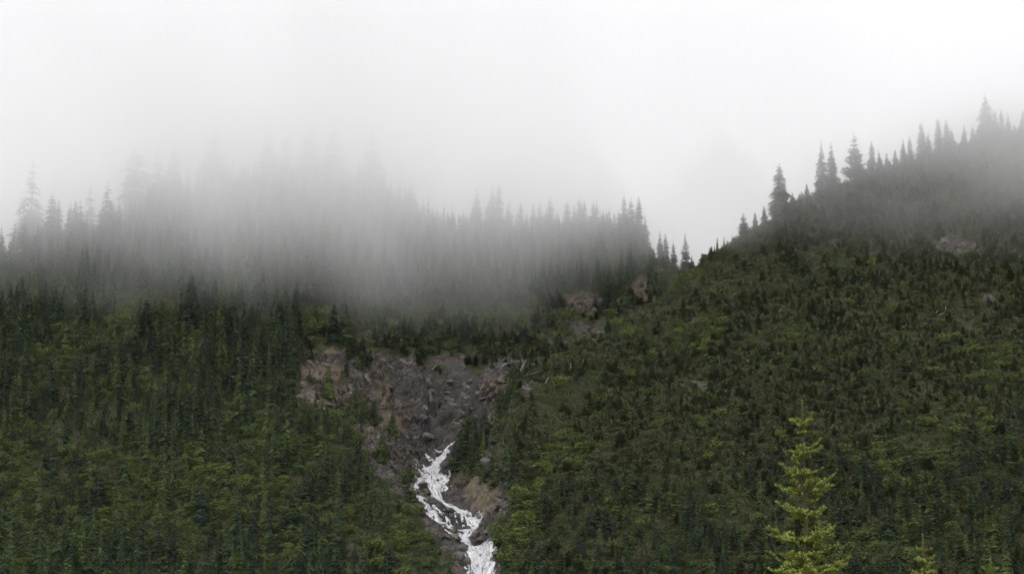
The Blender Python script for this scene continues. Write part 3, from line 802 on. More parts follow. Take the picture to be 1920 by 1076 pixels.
# the rest of each kind as one mass
def mass(name, pts, protos, label, zrot=True, tilt=0.0):
    pts = np.array(pts)
    n = len(pts)
    me = bpy.data.meshes.new(name); me.vertices.add(n); me.vertices.foreach_set('co', pts[:, :3].astype(np.float32).ravel())
    sc = np.stack([pts[:, 3] * pts[:, 4], pts[:, 3] * pts[:, 4], pts[:, 3]], 1)
    ro = np.stack([RNG.normal(0, tilt, n), RNG.normal(0, tilt, n), RNG.random(n) * 6.28], 1)
    for nm, arr in (('scl', sc), ('rot', ro)):
        a = me.attributes.new(nm, 'FLOAT_VECTOR', 'POINT'); a.data.foreach_set('vector', arr.astype(np.float32).ravel())
    a = me.attributes.new('idx', 'INT', 'POINT'); a.data.foreach_set('value', RNG.integers(0, len(protos), n).astype(np.int32))
    o = add_obj(name, me, kind='stuff', label=label)
    ng = bpy.data.node_groups.new(name, 'GeometryNodeTree')
    ng.interface.new_socket('Geometry', in_out='INPUT', socket_type='NodeSocketGeometry')
    ng.interface.new_socket('Geometry', in_out='OUTPUT', socket_type='NodeSocketGeometry')
    gi, go = ng.nodes.new('NodeGroupInput'), ng.nodes.new('NodeGroupOutput')
    iop = ng.nodes.new('GeometryNodeInstanceOnPoints'); jn = ng.nodes.new('GeometryNodeJoinGeometry')
    for p in protos:
        oi = ng.nodes.new('GeometryNodeObjectInfo'); oi.inputs['Object'].default_value = p; oi.inputs['As Instance'].default_value = True
        oi.transform_space = 'ORIGINAL'
        ng.links.new(oi.outputs['Geometry'], jn.inputs['Geometry'])
    def named(nm, dt):
        a = ng.nodes.new('GeometryNodeInputNamedAttribute'); a.data_type = dt; a.inputs['Name'].default_value = nm; return a.outputs['Attribute']
    ng.links.new(gi.outputs[0], iop.inputs['Points']); ng.links.new(jn.outputs[0], iop.inputs['Instance'])
    iop.inputs['Pick Instance'].default_value = True
    ng.links.new(named('idx', 'INT'), iop.inputs['Instance Index'])
    ng.links.new(named('rot', 'FLOAT_VECTOR'), iop.inputs['Rotation'])
    ng.links.new(named('scl', 'FLOAT_VECTOR'), iop.inputs['Scale'])
    ng.links.new(iop.outputs[0], go.inputs[0])
    md = o.modifiers.new('scatter', 'NODES'); md.node_group = ng
    return o
def users_of(meshes):
    out = []
    for m in meshes:
        for o in S.objects:
            if o.data is m: out.append(o); break
    return out
rest = lambda k, kd: [p for i, p in enumerate(allp[kd]) if (k, i) not in chosen]
mass('spruce_forest', rest(0, 'spruce'), users_of([m for m, t in SPRUCE]), 'closed dark spruce forest covering the left slope', tilt=.03)
mass('conifer_thicket', rest(1, 'fir'), users_of([m for m, t in FIR]), 'thicket of small conifers covering the right flank', tilt=.06)
mass('shrub_thicket', rest(2, 'alder'), users_of([m for m, t in ALDER]), 'light green broadleaf thicket in gaps of the forest')
up = allp['under']
us = sorted(range(len(up)), key=lambda i: up[i][1])[:3]
spr = []
for q, i in enumerate(us):
    x, y, z, h, w, _ = up[i]
    spr.append(add_obj('low_shrub', SHRUB[q], loc=(x, y, z), scale=(h * w, h * w, h), label=['broad', 'widest', 'rounded'][q] + ' knee-high shrub at the very foot of the wooded slope', category='shrub'))
mass('undergrowth', [p for i, p in enumerate(up) if i not in us], spr, 'low green and russet undergrowth between the trees', tilt=.2)

# ------------------------------------------------------------------ the stream in the ravine
STRANDS = [  # (px, py, width px) down each channel
 [(853, 829, 3), (846, 835, 6), (838, 841, 6), (836, 848, 9), (833, 855, 10), (827, 862, 11), (821, 869, 12), (816, 877, 16), (812, 883, 34), (810, 889, 52), (808, 897, 60), (810, 905, 56), (816, 913, 36), (815, 924, 20), (818, 933, 18), (826, 941, 16), (837, 948, 15), (850, 954, 14), (862, 960, 13), (873, 967, 13), (884, 974, 15), (893, 981, 19), (897, 987, 20), (890, 993, 22), (880, 999, 22), (870, 1005, 22), (868, 1012, 22), (875, 1020, 22), (885, 1028, 28), (894, 1036, 34), (901, 1044, 42), (905, 1054, 46), (907, 1062, 42), (906, 1072, 38), (904, 1085, 36), (903, 1110, 36)],
 [(815, 846, 4), (822, 850, 5), (830, 853, 5)],
 [(798, 854, 6), (803, 860, 7), (809, 866, 8), (815, 872, 8)],
 [(800, 897, 12), (788, 903, 12), (779, 911, 11), (775, 920, 11), (778, 928, 10), (787, 935, 10), (796, 942, 11), (802, 950, 13), (806, 958, 18), (811, 966, 26), (818, 974, 34), (826, 981, 36), (836, 987, 20), (846, 990, 9)],
 [(884, 833, 4), (879, 837, 5), (873, 841, 4), (869, 844, 3)],
 [(812, 950, 5), (820, 958, 6), (832, 966, 6), (838, 975, 6), (842, 984, 4)],
 [(850, 957, 3), (853, 966, 3), (855, 976, 3.5), (858, 985, 3)],
 [(862, 962, 3), (865, 972, 4), (868, 982, 4), (870, 990, 4)],
 [(872, 967, 3), (876, 976, 5), (879, 985, 5), (879, 994, 4)],
 [(883, 974, 3), (885, 981, 5), (886, 988, 5)],
 [(830, 990, 3), (836, 997, 4), (846, 1004, 3), (858, 1008, 3)],
 [(845, 884, 4), (842, 896, 6), (838, 906, 5), (830, 914, 4)],
]
def make_water_mat():
    t = NT('white_water')
    uv = t.new('ShaderNodeUVMap').outputs['UV']
    n = t.noise(t.mapping(uv, (1.3, 0.18, 1)), 1.5, 3, 0.5, 0.4)          # strands along the flow
    n2 = t.noise(t.objpos(), 0.45, 3, 0.5)
    k = t.math('ADD', t.math('MULTIPLY', n, 0.7), t.math('MULTIPLY', n2, 0.3))
    c = t.ramp(k, [(0.32, (0.20, 0.20, 0.205)), (0.43, (0.36, 0.36, 0.37)), (0.53, (0.52, 0.525, 0.535)), (0.66, (0.68, 0.685, 0.69))])
    t.l.new(c, t.bsdf.inputs['Base Color'])
    e = t.math('POWER', t.attr('edge'), 2.2)
    a = t.math('SUBTRACT', t.math('MULTIPLY', k, 4.2), t.math('MULTIPLY', e, 0.9))
    a = t.ramp(t.math('SUBTRACT', a, 1.05), [(0.05, 0.0), (0.75, 1.0)])
    t.l.new(a, t.bsdf.inputs['Alpha'])
    t.bsdf.inputs['Roughness'].default_value = 0.5
    b = t.new('ShaderNodeBump'); b.inputs['Strength'].default_value = 0.12; b.inputs['Distance'].default_value = 0.3
    t.l.new(k, b.inputs['Height']); t.l.new(b.outputs['Normal'], t.bsdf.inputs['Normal'])
    return t.m
M_water = make_water_mat()
wv, wf, wuv, we = [], [], [], []
for si, st in enumerate(STRANDS):
    st = np.array(st, float)
    d = np.concatenate([[0], np.cumsum(np.hypot(np.diff(st[:, 0]), np.diff(st[:, 1])))])
    n = max(6, int(d[-1] / 1.3))
    s = np.linspace(0, d[-1], n)
    cx, cy, cw = [np.interp(s, d, st[:, k]) for k in range(3)]
    for _ in range(2):
        cx[1:-1] = (cx[:-2] + cx[2:] + 2 * cx[1:-1]) / 4
    cx = cx + 1.2 * fbm(s / 9, s * 0 + si * 7, 2, 7)
    wx, wy, wz, ok = cast(cx, cy)
    mpp = np.hypot(wx, wy) / FPX
    # keep the channel running steadily towards the viewer and down
    half = cw / 2 * mpp * 1.28
    for _ in range(3):
        wy[1:-1] = (wy[:-2] + wy[2:] + wy[1:-1] * 2) / 4
    nc = 13 if cw.max() > 12 else 5
    b0 = len(wv)
    for i in range(n):
        e1 = 1 + 0.22 * float(fbm(np.array(s[i] / 4), np.array(si * 3.3), 3, 13)); e2 = 1 + 0.22 * float(fbm(np.array(s[i] / 4), np.array(si * 3.3 + 50), 3, 14))
        for j in range(nc):
            f = j / (nc - 1) * 2 - 1
            x = wx[i] + f * half[i] * (e1 if f < 0 else e2); y = wy[i] + 0.25 * float(vnoise(np.array(x * 1.5), np.array(s[i] * .3), 9))
            z = float(height(x, y)) + 0.55 + 0.06 * float(fbm(np.array(x / .8), np.array(y / .8), 2, 19)) - 0.30 * abs(f) ** 3
            wv.append((x, y - 0.15, z)); wuv.append((f * half[i] + si * 9.0, s[i] * mpp[i] * 1.4)); we.append(abs(f))
    for i in range(n - 1):
        for j in range(nc - 1):
            a = b0 + i * nc + j
            wf.append((a, a + 1, a + nc + 1, a + nc))
me = mesh_from('stream', np.array(wv), np.array(wf), [M_water], smooth=True)
add_attr(me, 'edge', we)
uvl = me.uv_layers.new(name='UVMap')
li = np.zeros(len(me.loops), np.int32); me.loops.foreach_get('vertex_index', li)
uvl.data.foreach_set('uv', np.array(wuv, np.float32)[li].ravel())
add_obj('stream', me, kind='structure', label='white stream tumbling in strands down the rocky ravine')

# ------------------------------------------------------------------ boulders, slabs and stones
def hull_rock(name, seed, n=22, sx=1, sy=.9, sz=.7, sub=0):
    rg = random.Random(seed); b = bmesh.new()
    for _ in range(n):
        v = Vector((rg.gauss(0, 1), rg.gauss(0, 1), rg.gauss(0, 1))).normalized()
        m = max(abs(v.x), abs(v.y), abs(v.z)); v = v / (m ** 0.5) * rg.uniform(.85, 1.0)
        b.verts.new((v.x * sx * .5, v.y * sy * .5, v.z * sz * .5))
    r = bmesh.ops.convex_hull(b, input=b.verts)
    bmesh.ops.delete(b, geom=list({g for g in r['geom_interior'] if isinstance(g, bmesh.types.BMVert)}), context='VERTS')
    me = bpy.data.meshes.new(name); b.to_mesh(me); b.free(); me.materials.append(M_stone); return me
BOULDER = [hull_rock('boulder', i, 24, 1, [.8, .9, 1, .7, .85, .95][i], [.7, .6, .8, .75, .65, .7][i]) for i in range(6)]
SLAB = [hull_rock('rock_slab', 20 + i, 18, 1.5, [.7, .9, .8, .6, 1][i], [.35, .45, .3, .5, .4][i]) for i in range(5)]
# (px, py, size px, label) boulders that can be told apart beside and in the water
NAMED = [
 (785, 877, 17, 'grey rounded boulder left of the upper stream above the wide foam'),
 (783, 891, 14, 'dark boulder at the left rim of the wide foam'),
 (776, 901, 13, 'brown boulder left of where the left channel splits off'),
 (820, 903, 12, 'dark boulder sticking out in the middle of the wide foam'),
 (816, 896, 7, 'small brown stone just above the dark boulder in the wide foam'),
 (793, 914, 20, 'large brown boulder on the island between the two channels'),
 (802, 925, 15, 'dark boulder low on the island between the two channels'),
 (789, 931, 12, 'mossy boulder at the left channel bend'),
 (816, 853, 12, 'tan boulder between the two uppermost strands'),
 (845, 872, 20, 'pale broken boulder right of the upper stream under dark bushes'),
 (832, 874, 16, 'dark slab pressing on the right bank of the upper stream'),
 (845, 960, 18, 'dark rounded boulder under the fan of thin falls'),
 (857, 968, 13, 'wet boulder between two thin falls of the fan'),
 (833, 993, 14, 'brown boulder pile top where the left channel ends'),
 (846, 1000, 15, 'tan boulder below the left channel end'),
 (862, 1001, 12, 'rusty boulder between the left pile and the rejoined stream'),
 (877, 991, 13, 'flat brown boulder at the head of the rejoined stream'),
 (893, 1005, 18, 'rusty boulder on the right bank below the rejoined stream'),
 (902, 1012, 16, 'grey brown boulder right of the narrow chute'),
 (856, 1012, 22, 'long dark boulder left of the narrow chute'),
 (868, 1030, 20, 'wet black boulder left of the lowest fall'),
 (860, 1046, 24, 'large wet boulder at the left foot of the lowest fall'),
 (873, 1058, 22, 'smooth brown rock face left of the lowest fall'),
 (838, 1010, 14, 'dark boulder at the edge of the trees left of the chute'),
 (808, 862, 9, 'small dark stone on the left upper strand'),
 (840, 836, 7, 'small wet stone in the topmost white water'),
 (868, 862, 20, 'shadowed boulder below the short side rill'),
 (905, 985, 15, 'dark boulder right of the bend of the main channel'),
 (913, 1000, 14, 'dark boulder on the right bank beside bushes'),
 (930, 1040, 16, 'reddish boulder right of the lowest fall'),
 (912, 868, 22, 'big grey boulder high on the right wall of the ravine'),
 (803, 822, 26, 'leaning dark rock with an overhang above the stream head'),
 (790, 790, 24, 'tan buttress block left of the dark headwall foot'),
]
def set_rock(name, me, px, py, spx, label, sink=.25, tilt=.5, group=None, cat='boulder'):
    x, y, z, ok = cast([px], [py])
    s = spx * float(y[0]) / FPX
    o = add_obj(name, me, loc=(float(x[0]), float(y[0]) - s * .1, float(z[0]) + s * (.5 - sink) * .5),
                rot=(random.uniform(-tilt, tilt), random.uniform(-tilt, tilt), random.random() * 6.28), scale=(s, s, s * random.uniform(.8, 1.1)), label=label, category=cat)
    if group: o['group'] = group
    return o
for i, (a, b, s, l) in enumerate(NAMED):
    set_rock('boulder', BOULDER[i % 6], a, b, s * 1.15, l)
# loose boulders: along the banks
rb = random.Random(5)
for i in range(150):
    st = STRANDS[rb.choice([0, 0, 0, 3])]; p = rb.choice(st)
    off = (p[2] / 2 + rb.uniform(2, 22)) * rb.choice((-1, 1))
    a, b = p[0] + off, p[1] + rb.uniform(-6, 6)
    if b > 1078: continue
    side = 'left' if off < 0 else 'right'
    lvl = 'upper' if b < 900 else ('middle' if b < 990 else 'lower')
    set_rock('boulder', BOULDER[rb.randrange(6)], a, b, rb.uniform(4, 9), f'small brown grey boulder on the {side} bank of the {lvl} stream', group='small boulders strewn along the stream')
# slabs standing out of the rock walls
WALLS = [('left wall of the bowl', (575, 760, 668, 760)), ('left wall above the stream', (690, 800, 770, 930)), ('dark headwall', (795, 905, 690, 800)), ('right wall of the bowl', (905, 990, 690, 860)), ('right wall beside the stream', (880, 950, 870, 975)),
         ('upper gully above the right spur', (1050, 1140, 590, 630)), ('upper gully above the right spur', (1165, 1235, 540, 600)), ('rock patch high on the right flank', (1750, 1840, 448, 476))]
for wn_, (x0, x1, y0, y1) in WALLS:
    cnt_ = int((x1 - x0) * (y1 - y0) / 260) + 4
    for i in range(min(cnt_, 55)):
        a, b = rb.uniform(x0, x1), rb.uniform(y0, y1)
        x, y, z, ok = cast([a], [b])
        if float(rock_mask(x, y, z)[0]) < .6: continue
        s = rb.uniform(7, 22) if 'headwall' not in wn_ else rb.uniform(9, 22)
        o = set_rock('rock_slab', SLAB[rb.randrange(5)], a, b, s, f'weathered angular slab in the {wn_}', sink=.62, group='angular slabs jutting from the ravine walls', cat='rock')
        o.rotation_euler = (rb.gauss(.35, .25), rb.gauss(.55, .25), rb.gauss(-.5, .4))
# scree: nobody could count these
n = 9000
X = RNG.uniform(-95, 25, n); Y = RNG.uniform(585, 790, n)
X2 = RNG.uniform(15, 240, 2500); Y2 = RNG.uniform(690, 860, 2500)
X = np.concatenate([X, X2]); Y = np.concatenate([Y, Y2]); Z = height(X, Y)
k = rock_mask(X, Y, Z) > .5
sz = 0.25 + 1.1 * RNG.random(k.sum()) ** 3
pts = np.stack([X[k], Y[k], Z[k], sz, np.ones(k.sum()), np.zeros(k.sum())], 1)
bl = [o for o in S.objects if o.name.startswith('boulder')][:6]
mass('scree', pts, bl, 'loose stones and rubble over the bare ravine', tilt=1.0)

# ------------------------------------------------------------------ bleached dead wood
LOGS = [(1772, 588, 14, 82, 'short upright bleached snag in the thin patch of the right flank'),
 (1765, 597, 18, 35, 'bleached fallen trunk beside the upright snag on the right flank'),
 (1755, 593, 12, 50, 'thin bleached branch left of the upright snag'),
 (1158, 572, 20, 40, 'pale leaning log at the top of the upper gully rocks'),
 (1026, 722, 16, 60, 'bleached stick on the thin slope right of the bowl'),
 (1070, 695, 12, 95, 'small white snag above the russet patch right of the bowl'),
 (1092, 688, 14, 70, 'white forked stick right of the small white snag'),
 (980, 700, 26, 62, 'long pale root wood hanging at the right rim of the bowl'),
 (950, 690, 22, 30, 'pale fallen trunk across the top right rim of the bowl'),
 (1002, 706, 18, 15, 'pale log lying level at the right rim of the bowl'),
 (905, 732, 14, 55, 'small pale log halfway down the right wall of the bowl'),
 (815, 696, 14, 50, 'pale stick lodged high in the dark headwall'),
 (1030, 835, 14, 80, 'white stick between bushes below the russet patch'),
 (1147, 800, 12, 120, 'thin bleached stick in the middle of the lower right slope'),
 (1805, 512, 9, 100, 'tiny white snag high on the right flank'),
 (1318, 738, 9, 20, 'tiny pale log under the small rock patch of the right flank')]
def log_mesh(seed, r):
    rg = random.Random(seed)
    v, f = tube([(0, 0, -.5), (rg.uniform(-.04, .04), 0, -.1), (rg.uniform(-.06, .06), 0, .2), (rg.uniform(-.03, .03), 0, .5)], [r, r * .8, r * .6, r * .2], 6)
    v2, f2 = tube([(0, 0, .05), (.10, .02, .22)], [r * .4, r * .1], 5)
    b = len(v); v = v + v2; f = f + [tuple(i + b for i in q) for q in f2]
    return mesh_from('dead_log', v, f, [M_dead])
for i, (a, b, L, ang, lab) in enumerate(LOGS):
    x, y, z, ok = cast([a], [b]); s = L * float(y[0]) / FPX
    e = add_obj('dead_log', log_mesh(i, .05), loc=(float(x[0]), float(y[0]) - .9, float(z[0]) + .35 * s * abs(math.sin(R(ang))) + .8), rot=(0, R(90 - ang), 0), scale=(s, s, s), label=lab, category='log')
# two tall pale dead trunks half lost in the fog
for (a, t_, b, lab) in ((320, 472, 520, 'tall pale dead trunk standing at the lower fog edge on the left'), (467, 436, 480, 'faint pale dead trunk inside the fog right of the first one')):
    x, y, z, ok = at_ground(a, b); y -= 4
    d = ray(a, t_); zt = d[2] * y / d[1]; x = d[0] * y / d[1]; z = float(height(x, y))
    v, f = tube([(0, 0, -.03), (.01, 0, .4), (-.005, 0, .7), (.005, 0, 1)], [.03, .024, .018, .006], 6)
    add_obj('dead_tree', mesh_from('dead_tree', v, f, [M_dead]), loc=(x, y, z), scale=(zt - z,) * 3, label=lab, category='tree')

# ------------------------------------------------------------------ young spruces in front
def needle_mat():
    t = NT('young_needles')
    k = t.math('ADD', t.math('MULTIPLY', t.attr('fresh'), 0.72), t.math('MULTIPLY', t.attr('var'), 0.28), True)
    c = t.ramp(k, [(0.0, (0.090, 0.112, 0.010)), (0.4, (0.185, 0.220, 0.015)), (0.75, (0.27, 0.31, 0.055)), (1.0, (0.50, 0.56, 0.34))])
    t.l.new(c, t.bsdf.inputs['Base Color']); t.bsdf.inputs['Roughness'].default_value = 0.6; t.bsdf.inputs['Specular IOR Level'].default_value = 0.3
    return t.m
M_needle = needle_mat()
M_twig = bark_mat('twig_bark', (0.045, 0.03, 0.018), (0.11, 0.075, 0.045))
def shoot(acc, p0, p1, rg, dens, fresh0, fresh1, nl=.021):
    """needles all round a shoot from p0 to p1"""
    d = p1 - p0; L = d.length
    if L < .01: return
    d.normalize(); u = d.orthogonal().normalized(); w = d.cross(u)
    n = max(8, int(L * dens)); wd = .0022 * (900 / dens) ** .5 if dens < 900 else .0022
    for i in range(n):
        s = (i + rg.random()) / n; a = rg.random() * 6.283
        r = u * math.cos(a) + w * math.sin(a)
        dirn = (r + d * .75).normalized(); side = d.cross(r) * wd
        l = nl * rg.uniform(.75, 1.15) * (1 - .25 * (s > .93))
        b = p0 + d * (s * L) + r * .003
        k = len(acc['v']); acc['v'] += [tuple(b - side), tuple(b + side), tuple(b + dirn * l)]
        acc['f'].append((k, k + 1, k + 2)); acc['m'].append(0)
        fr = min(1.0, fresh0 + (fresh1 - fresh0) * s ** 2.5); acc['fresh'] += [fr] * 3; acc['var'] += [rg.random()] * 3
def stem(acc, pts, rad, sides=5):
    v, f = tube(pts, rad, sides); b = len(acc['v'])
    acc['v'] += v; acc['f'] += [tuple(i + b for i in q) for q in f]; acc['m'] += [1] * len(f); acc['fresh'] += [0] * len(v); acc['var'] += [.5] * len(v)
def acc_mesh(name, acc):
    me = bpy.data.meshes.new(name); me.from_pydata(acc['v'], [], acc['f']); me.materials.append(M_needle); me.materials.append(M_twig)
    me.polygons.foreach_set('material_index', acc['m']); add_attr(me, 'fresh', acc['fresh']); add_attr(me, 'var', acc['var']); me.update(); return me
new_acc = lambda: dict(v=[], f=[], m=[], fresh=[], var=[])
def spruce_branch(p0, az, L, rise, rg, dens):
    """one side branch: stem bending up at the tip, with side shoots; p0 on the trunk"""
    acc = new_acc(); N = max(4, int(L / .045)); pts = []
    dh = Vector((math.cos(az), math.sin(az), 0))
    wob = rg.uniform(-.12, .12)
    for i in range(N + 1):
        s = i / N
        z = L * (rise * s - .16 * math.sin(s * 3.1) * (1 - s) + .22 * max(0, s - .45) ** 2 * 2)
        sd = Vector((-dh.y, dh.x, 0)) * (wob * L * s * s)
        pts.append(p0 + dh * (L * s * .95) + sd + Vector((0, 0, z)))
    stem(acc, pts, [.008 * (1 - .75 * i / N) * (.6 + L) for i in range(N + 1)])
    for i in range(N):
        s = i / N
        shoot(acc, pts[i], pts[i + 1], rg, dens * (.55 if s < .5 else 1), .1 + .3 * s, .1 + .3 * s + (.6 if i == N - 1 else 0))
        if s < .12: continue
        for sg in (-1, 1):
            if rg.random() < .26: continue
            dloc = (pts[i + 1] - pts[i]).normalized(); sdv = Vector((-dh.y, dh.x, 0)) * sg
            l = L * .34 * (1 - s) ** .7 * rg.uniform(.6, 1.25) + .045
            dr = (dloc * .8 + sdv * .75 + Vector((0, 0, rg.uniform(-.25, .38)))).normalized()
            q = pts[i] + dr * l * .55; e = q + (dr + Vector((0, 0, .12))).normalized() * l * .45
            stem(acc, [pts[i], q, e], [.003, .0022, .001], 4)
            shoot(acc, pts[i], q, rg, dens, .15, .35); shoot(acc, q, e, rg, dens, .3, .95)
            if l > .13:
                for sg2 in (-1, 1):
                    d2 = (dr * .8 + dloc * .2 + sdv.cross(Vector((0, 0, 1))) * sg2 * .6 + Vector((0, 0, rg.uniform(-.1, .25)))).normalized()
                    l2 = l * rg.uniform(.3, .5)
                    for o_ in (.35, .65):
                        b_ = pts[i].lerp(e, o_); shoot(acc, b_, b_ + d2 * l2, rg, dens, .3, 1.0)
    return acc_mesh('branch', acc)
def front_spruce(px, top, dist, name, label, seed, whorls, r_at, zground=-1.7, extra=True):
    """whorls: (py, [(dx px, dy px) of branch tips seen at the sides]); below the frame it widens evenly"""
    rg = random.Random(seed)
    d = ray(px, top); y = dist; x = float(d[0] * y / d[1]); zt = float(d[2] * y / d[1])
    sc = y / FPX
    zg = float(height(x, y))
    root = add_obj(name, None, loc=(x, y, zg), label=label, category='tree')
    T = zt - zg
    zw = lambda py: float(ray(px, py)[2] * y / ray(px, py)[1]) - zg
    lead = zw(whorls[0][0]) if whorls else T - .4
    tp = [Vector((.03 * math.sin(k * .8) * (1 - k / 9) * .5, 0, (T - .3) * k / 9)) for k in range(10)]
    tr = lambda z: Vector((0, 0, z))
    v, f = tube([tr(-.2)] + [tr(T * k / 9 * .95) for k in range(1, 10)] + [tr(T - .02)], [.06] + [.050 * (1 - k / 9.6) + .004 for k in range(1, 10)] + [.003], 8)
    add_obj('trunk', mesh_from('trunk', v, f, [M_twig], smooth=True), parent=root)
    acc = new_acc(); stem(acc, [tr(T - .4), tr(T - .2), tr(T)], [.011, .009, .005]); shoot(acc, tr(T - .42), tr(T - .16), rg, 1100, .35, .8, .026); shoot(acc, tr(T - .2), tr(T + .02), rg, 2200, .8, 1.1, .024)
    add_obj('leader_shoot', acc_mesh('leader_shoot', acc), parent=root)
    for wy, tips in whorls:
        zb = zw(wy)
        for (dx, dy, dz) in tips:
            L = math.hypot(dx, dz) * sc; rise = (-dy) * sc / max(L, .02)
            add_obj('branch', spruce_branch(tr(zb), math.atan2(dz, dx), L, rise - .10, rg, 800), parent=root)
        # small shoots between the whorls
        for q in range(5):
            a = rg.random() * 6.28; L = r_at(zw(wy)) * rg.uniform(.35, .8)
            add_obj('branch', spruce_branch(tr(zb - rg.uniform(.03, .22)), a, L, rg.uniform(.15, .5), rg, 700), parent=root)
    z = (zw(whorls[-1][0]) if whorls else T - .5) - .3
    while z > .5:
        k = 6
        for j in range(k):
            a = rg.random() + 6.28 * j / k; L = r_at(z) * rg.uniform(.8, 1.1)
            add_obj('branch', spruce_branch(tr(z + rg.uniform(-.05, .05)), a, L, rg.uniform(.0, .25), rg, 220), parent=root)
        z -= .34
    return root
W1 = [(793, [(21, -21, 4), (-24, -8, 6), (-26, -4, -10), (-12, -14, 12), (14, -6, -16)]),
      (842, [(40, -22, 8), (-34, 2, 10), (36, -2, -14), (-12, -4, -30), (8, -2, 30), (-28, 18, -14)]),
      (885, [(-48, -16, 6), (34, -6, 10), (-34, 4, -20), (12, -8, 34), (-10, 0, -36), (28, 10, 20)]),
      (918, [(64, -30, 10), (-56, -8, 8), (52, -6, -24), (-30, -14, -34), (14, -26, 34), (-24, 0, 40), (40, 8, 16)]),
      (958, [(-58, -16, 6), (32, 10, 20), (-36, -2, -40), (18, 6, -44), (-30, 12, 34), (38, -4, -18)]),
      (1003, [(-76, -14, 10), (62, -18, 14), (-74, 2, -16), (48, 6, -30), (-14, 8, 56), (16, 0, -58), (-40, 10, 34), (34, 14, 36)]),
      (1032, [(32, 8, 24), (-40, 6, -30), (20, 6, -40), (-26, 10, 34)]),
      (1066, [(86, -22, 10), (-70, -30, 14), (-80, 4, -18), (74, -4, -26), (20, -12, 66), (-34, -8, 60), (-16, 2, -70), (52, 6, 44), (-54, 10, 30)])]
front_spruce(1504, 752, 26.0, 'spruce_tree', 'bright young spruce top with pale new shoots standing near the camera', 3, W1, lambda z: min(1.45, .06 + .20 * (5.7 - z)))
W2 = [(1032, [(-12, -6, 4), (14, -4, -6), (3, -6, 12)]), (1052, [(26, -12, 6), (-14, -6, 8), (18, 2, -12), (-10, -2, -16)]), (1072, [(22, -4, 10), (-22, 2, 8), (14, 0, -20), (-14, 4, -16)])]
front_spruce(1730, 1003, 27.5, 'spruce_tree', 'thin leader and first branches of a young spruce at the bottom edge', 4, W2, lambda z: min(1.1, .08 + .24 * (4.1 - z)))
W3 = [(1070, [(-14, -6, 4), (12, -4, -6), (3, -6, 12)])]
front_spruce(1857, 1048, 27.0, 'spruce_tree', 'tip of the smallest young spruce, right of the thin leader', 5, W3, lambda z: min(.9, .08 + .24 * (3.6 - z)))

# ------------------------------------------------------------------ fog bank sunk onto the upper slopes, and thin haze
SIG = 0.012
FXS = np.linspace(-640, 640, 257)
FZS = np.linspace(60, 330, 61)
def slope_y(x, z):
    """distance at which level line z meets the mountain at lateral x"""
    yy = np.arange(560, 1200, 4.0)
    ce = np.array(R_POLY[8:-3])
    far = np.where(x > 84, np.interp(x, ce[:, 0], ce[:, 1]) + 8, np.where(x > 60, 960.0, 885.0))
    hh = height(np.repeat(x[:, None], len(yy), 1), np.repeat(yy[None], len(x), 0))
    hit = (hh[:, None, :] >= z[None, :, None]) & (yy[None, None, :] < far[:, None, None])
    k = np.argmax(hit, 2); ok = hit.any(2)
    ys_ = np.where(ok, yy[k], np.nan)
    for i in range(ys_.shape[0]):          # above the crest the front stays over the crest
        good = np.where(~np.isnan(ys_[i]))[0]
        last = good[-1]
        ys_[i, last + 1:] = ys_[i, last]
    return ys_
# optical thickness wanted in front of the slope: rows of (height at 800 m, then values at bearings)
FOG_PX = [-400, 0, 200, 400, 600, 750, 900, 1050, 1200, 1300, 1400, 1550, 1700, 1920, 2400]
FOG_T = {
 680: [.00, .00, .00, .00, .00, .00, .00, .00, .00, .00, .00, .00, .00, .00, .00],
 620: [.12, .12, .12, .10, .15, .22, .12, .03, .00, .00, .00, .00, .00, .00, .00],
 570: [.32, .32, .35, .32, .48, .60, .35, .18, .05, .00, .00, .00, .00, .03, .06],
 520: [.60, .60, .70, .85, 1.0, 1.05, .75, .48, .14, .10, .02, .05, .09, .14, .20],
 475: [.90, .95, 1.2, 1.5, 1.6, 1.5, 1.1, .85, .38, .80, .12, .20, .28, .32, .40],
 430: [1.3, 1.3, 1.9, 2.4, 2.5, 2.3, 1.7, 1.3, .85, 2.2, .32, .36, .48, .52, .60],
 390: [2.0, 2.0, 3.0, 3.8, 3.9, 3.6, 2.5, 1.8, 1.6, 3.5, .60, .55, .65, .72, .80],
 340: [2.9, 3.0, 4.0, 5.0, 5.2, 4.8, 3.4, 2.8, 2.8, 4.0, 1.3, .72, .80, .90, 1.1],
 290: [3.8, 3.8, 4.4, 5.2, 5.2, 4.8, 4.0, 3.8, 3.8, 4.0, 2.2, 1.0, .92, 1.0, 1.2],
 230: [4.2, 4.2, 4.4, 4.8, 4.8, 4.6, 4.4, 4.2, 4.2, 4.2, 3.2, 2.0, 1.3, 1.1, 1.3],
 150: [4.6] * 15, 50: [5.0] * 15, -100: [5.5] * 15, -300: [6.0] * 15}
rows = sorted(FOG_T)
Yref = 800.0
fx_ctrl = (np.array(FOG_PX) - CX) / FPX * Yref / 0.99
fz_ctrl = np.array([Yref * math.tan(PITCH + math.atan((CY - r) / FPX)) for r in rows])
tab = np.array([FOG_T[r] for r in rows])
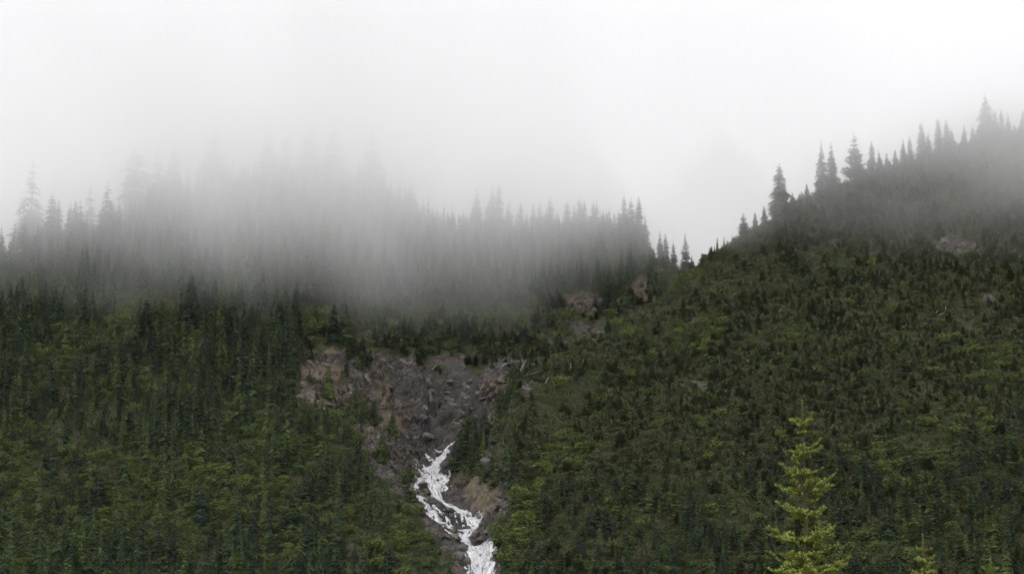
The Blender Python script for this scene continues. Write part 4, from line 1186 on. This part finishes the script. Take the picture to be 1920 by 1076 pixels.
def fog_tau(x, z):
    o = fz_ctrl.argsort(); fz = fz_ctrl[o]; tb = tab[o]
    cols = np.stack([np.interp(x, fx_ctrl, tb[i]) for i in range(len(fz))], 1)    # x by row
    drift = 9 * fbm(x / 45, x * 0 + 3.3, 2, 203) + 2 * fbm(x / 16, x * 0 + 8.3, 2, 213)      # the lower edge of the cloud hangs unevenly
    drift = (drift * 0.8 + 4) * sstep(130, 60, x)
    drift = drift[:, None] + 5 * fbm(x[:, None] / 26, z[None, :] / 17, 3, 223) * sstep(130, 60, x)[:, None]
    return np.stack([np.interp(z + drift[i], fz, cols[i]) for i in range(len(x))], 0)
YS = slope_y(FXS, FZS)
def blur(a, n):
    for _ in range(n):
        b = np.pad(a, 1, mode='edge')
        a = (b[1:-1, 1:-1] * 2 + b[:-2, 1:-1] + b[2:, 1:-1] + b[1:-1, :-2] + b[1:-1, 2:]) / 6
    return a
TAU = blur(fog_tau(FXS, FZS), 3)
XX, ZZ = np.meshgrid(FXS, FZS, indexing='ij')
wisp = 1 + 0.36 * fbm(XX / 50, ZZ / 26, 4, 101) + 0.16 * fbm(XX / 18, ZZ / 14, 3, 111)
wisp = 1 + (np.clip(wisp, 0.35, 1.7) - 1) * (1 - sstep(195, 235, ZZ))
TH = TAU / SIG * wisp - 6 * (TAU < 0.02)
FY = np.clip(blur(YS, 5) - TH, 300, 1150)
BACK = 1180.0
nx, nz = len(FXS), len(FZS)
front = np.stack([XX, FY, ZZ], -1).reshape(-1, 3)
backv = np.stack([XX, np.full_like(XX, BACK), ZZ], -1).reshape(-1, 3)
fF = grid_faces(nx, nz)
fB = fF[:, ::-1] + nx * nz
side = []
def bridge(idx):
    for a, b in zip(idx[:-1], idx[1:]): side.append((a, b, b + nx * nz, a + nx * nz))
loop = [i * nz for i in range(nx)] + [(nx - 1) * nz + k for k in range(1, nz)] + [i * nz + nz - 1 for i in range(nx - 2, -1, -1)] + [k for k in range(nz - 2, -1, -1)]
bridge(loop)
fog_faces = np.concatenate([fF[:, ::-1], fB[:, ::-1], np.array(side)[:, :]])
def vol_mat(name, col, dens, aniso=0.78):
    t = NT(name); t.n.remove(t.bsdf)
    v = t.new('ShaderNodeVolumePrincipled')
    v.inputs['Color'].default_value = (*col, 1); v.inputs['Density'].default_value = dens; v.inputs['Anisotropy'].default_value = aniso
    t.l.new(v.outputs[0], t.out.inputs['Volume'])
    return t.m
me = mesh_from('fog', np.concatenate([front, backv]), fog_faces, [vol_mat('fog', (0.996, 0.996, 0.997), SIG)])
bm = bmesh.new(); bm.from_mesh(me); bmesh.ops.recalc_face_normals(bm, faces=bm.faces); bm.to_mesh(me); bm.free()
add_obj('fog', me, kind='stuff', label='low grey fog bank hanging over the upper slopes and ridge')

hb = bmesh.new(); bmesh.ops.create_cube(hb, size=1)
me = bpy.data.meshes.new('haze'); hb.to_mesh(me); hb.free(); me.materials.append(vol_mat('haze', (0.96, 0.97, 1.0), 0.00001, 0.2))
add_obj('haze', me, loc=(0, 1470, 165), scale=(1500, 3100, 344), kind='stuff', label='thin damp haze filling the valley')
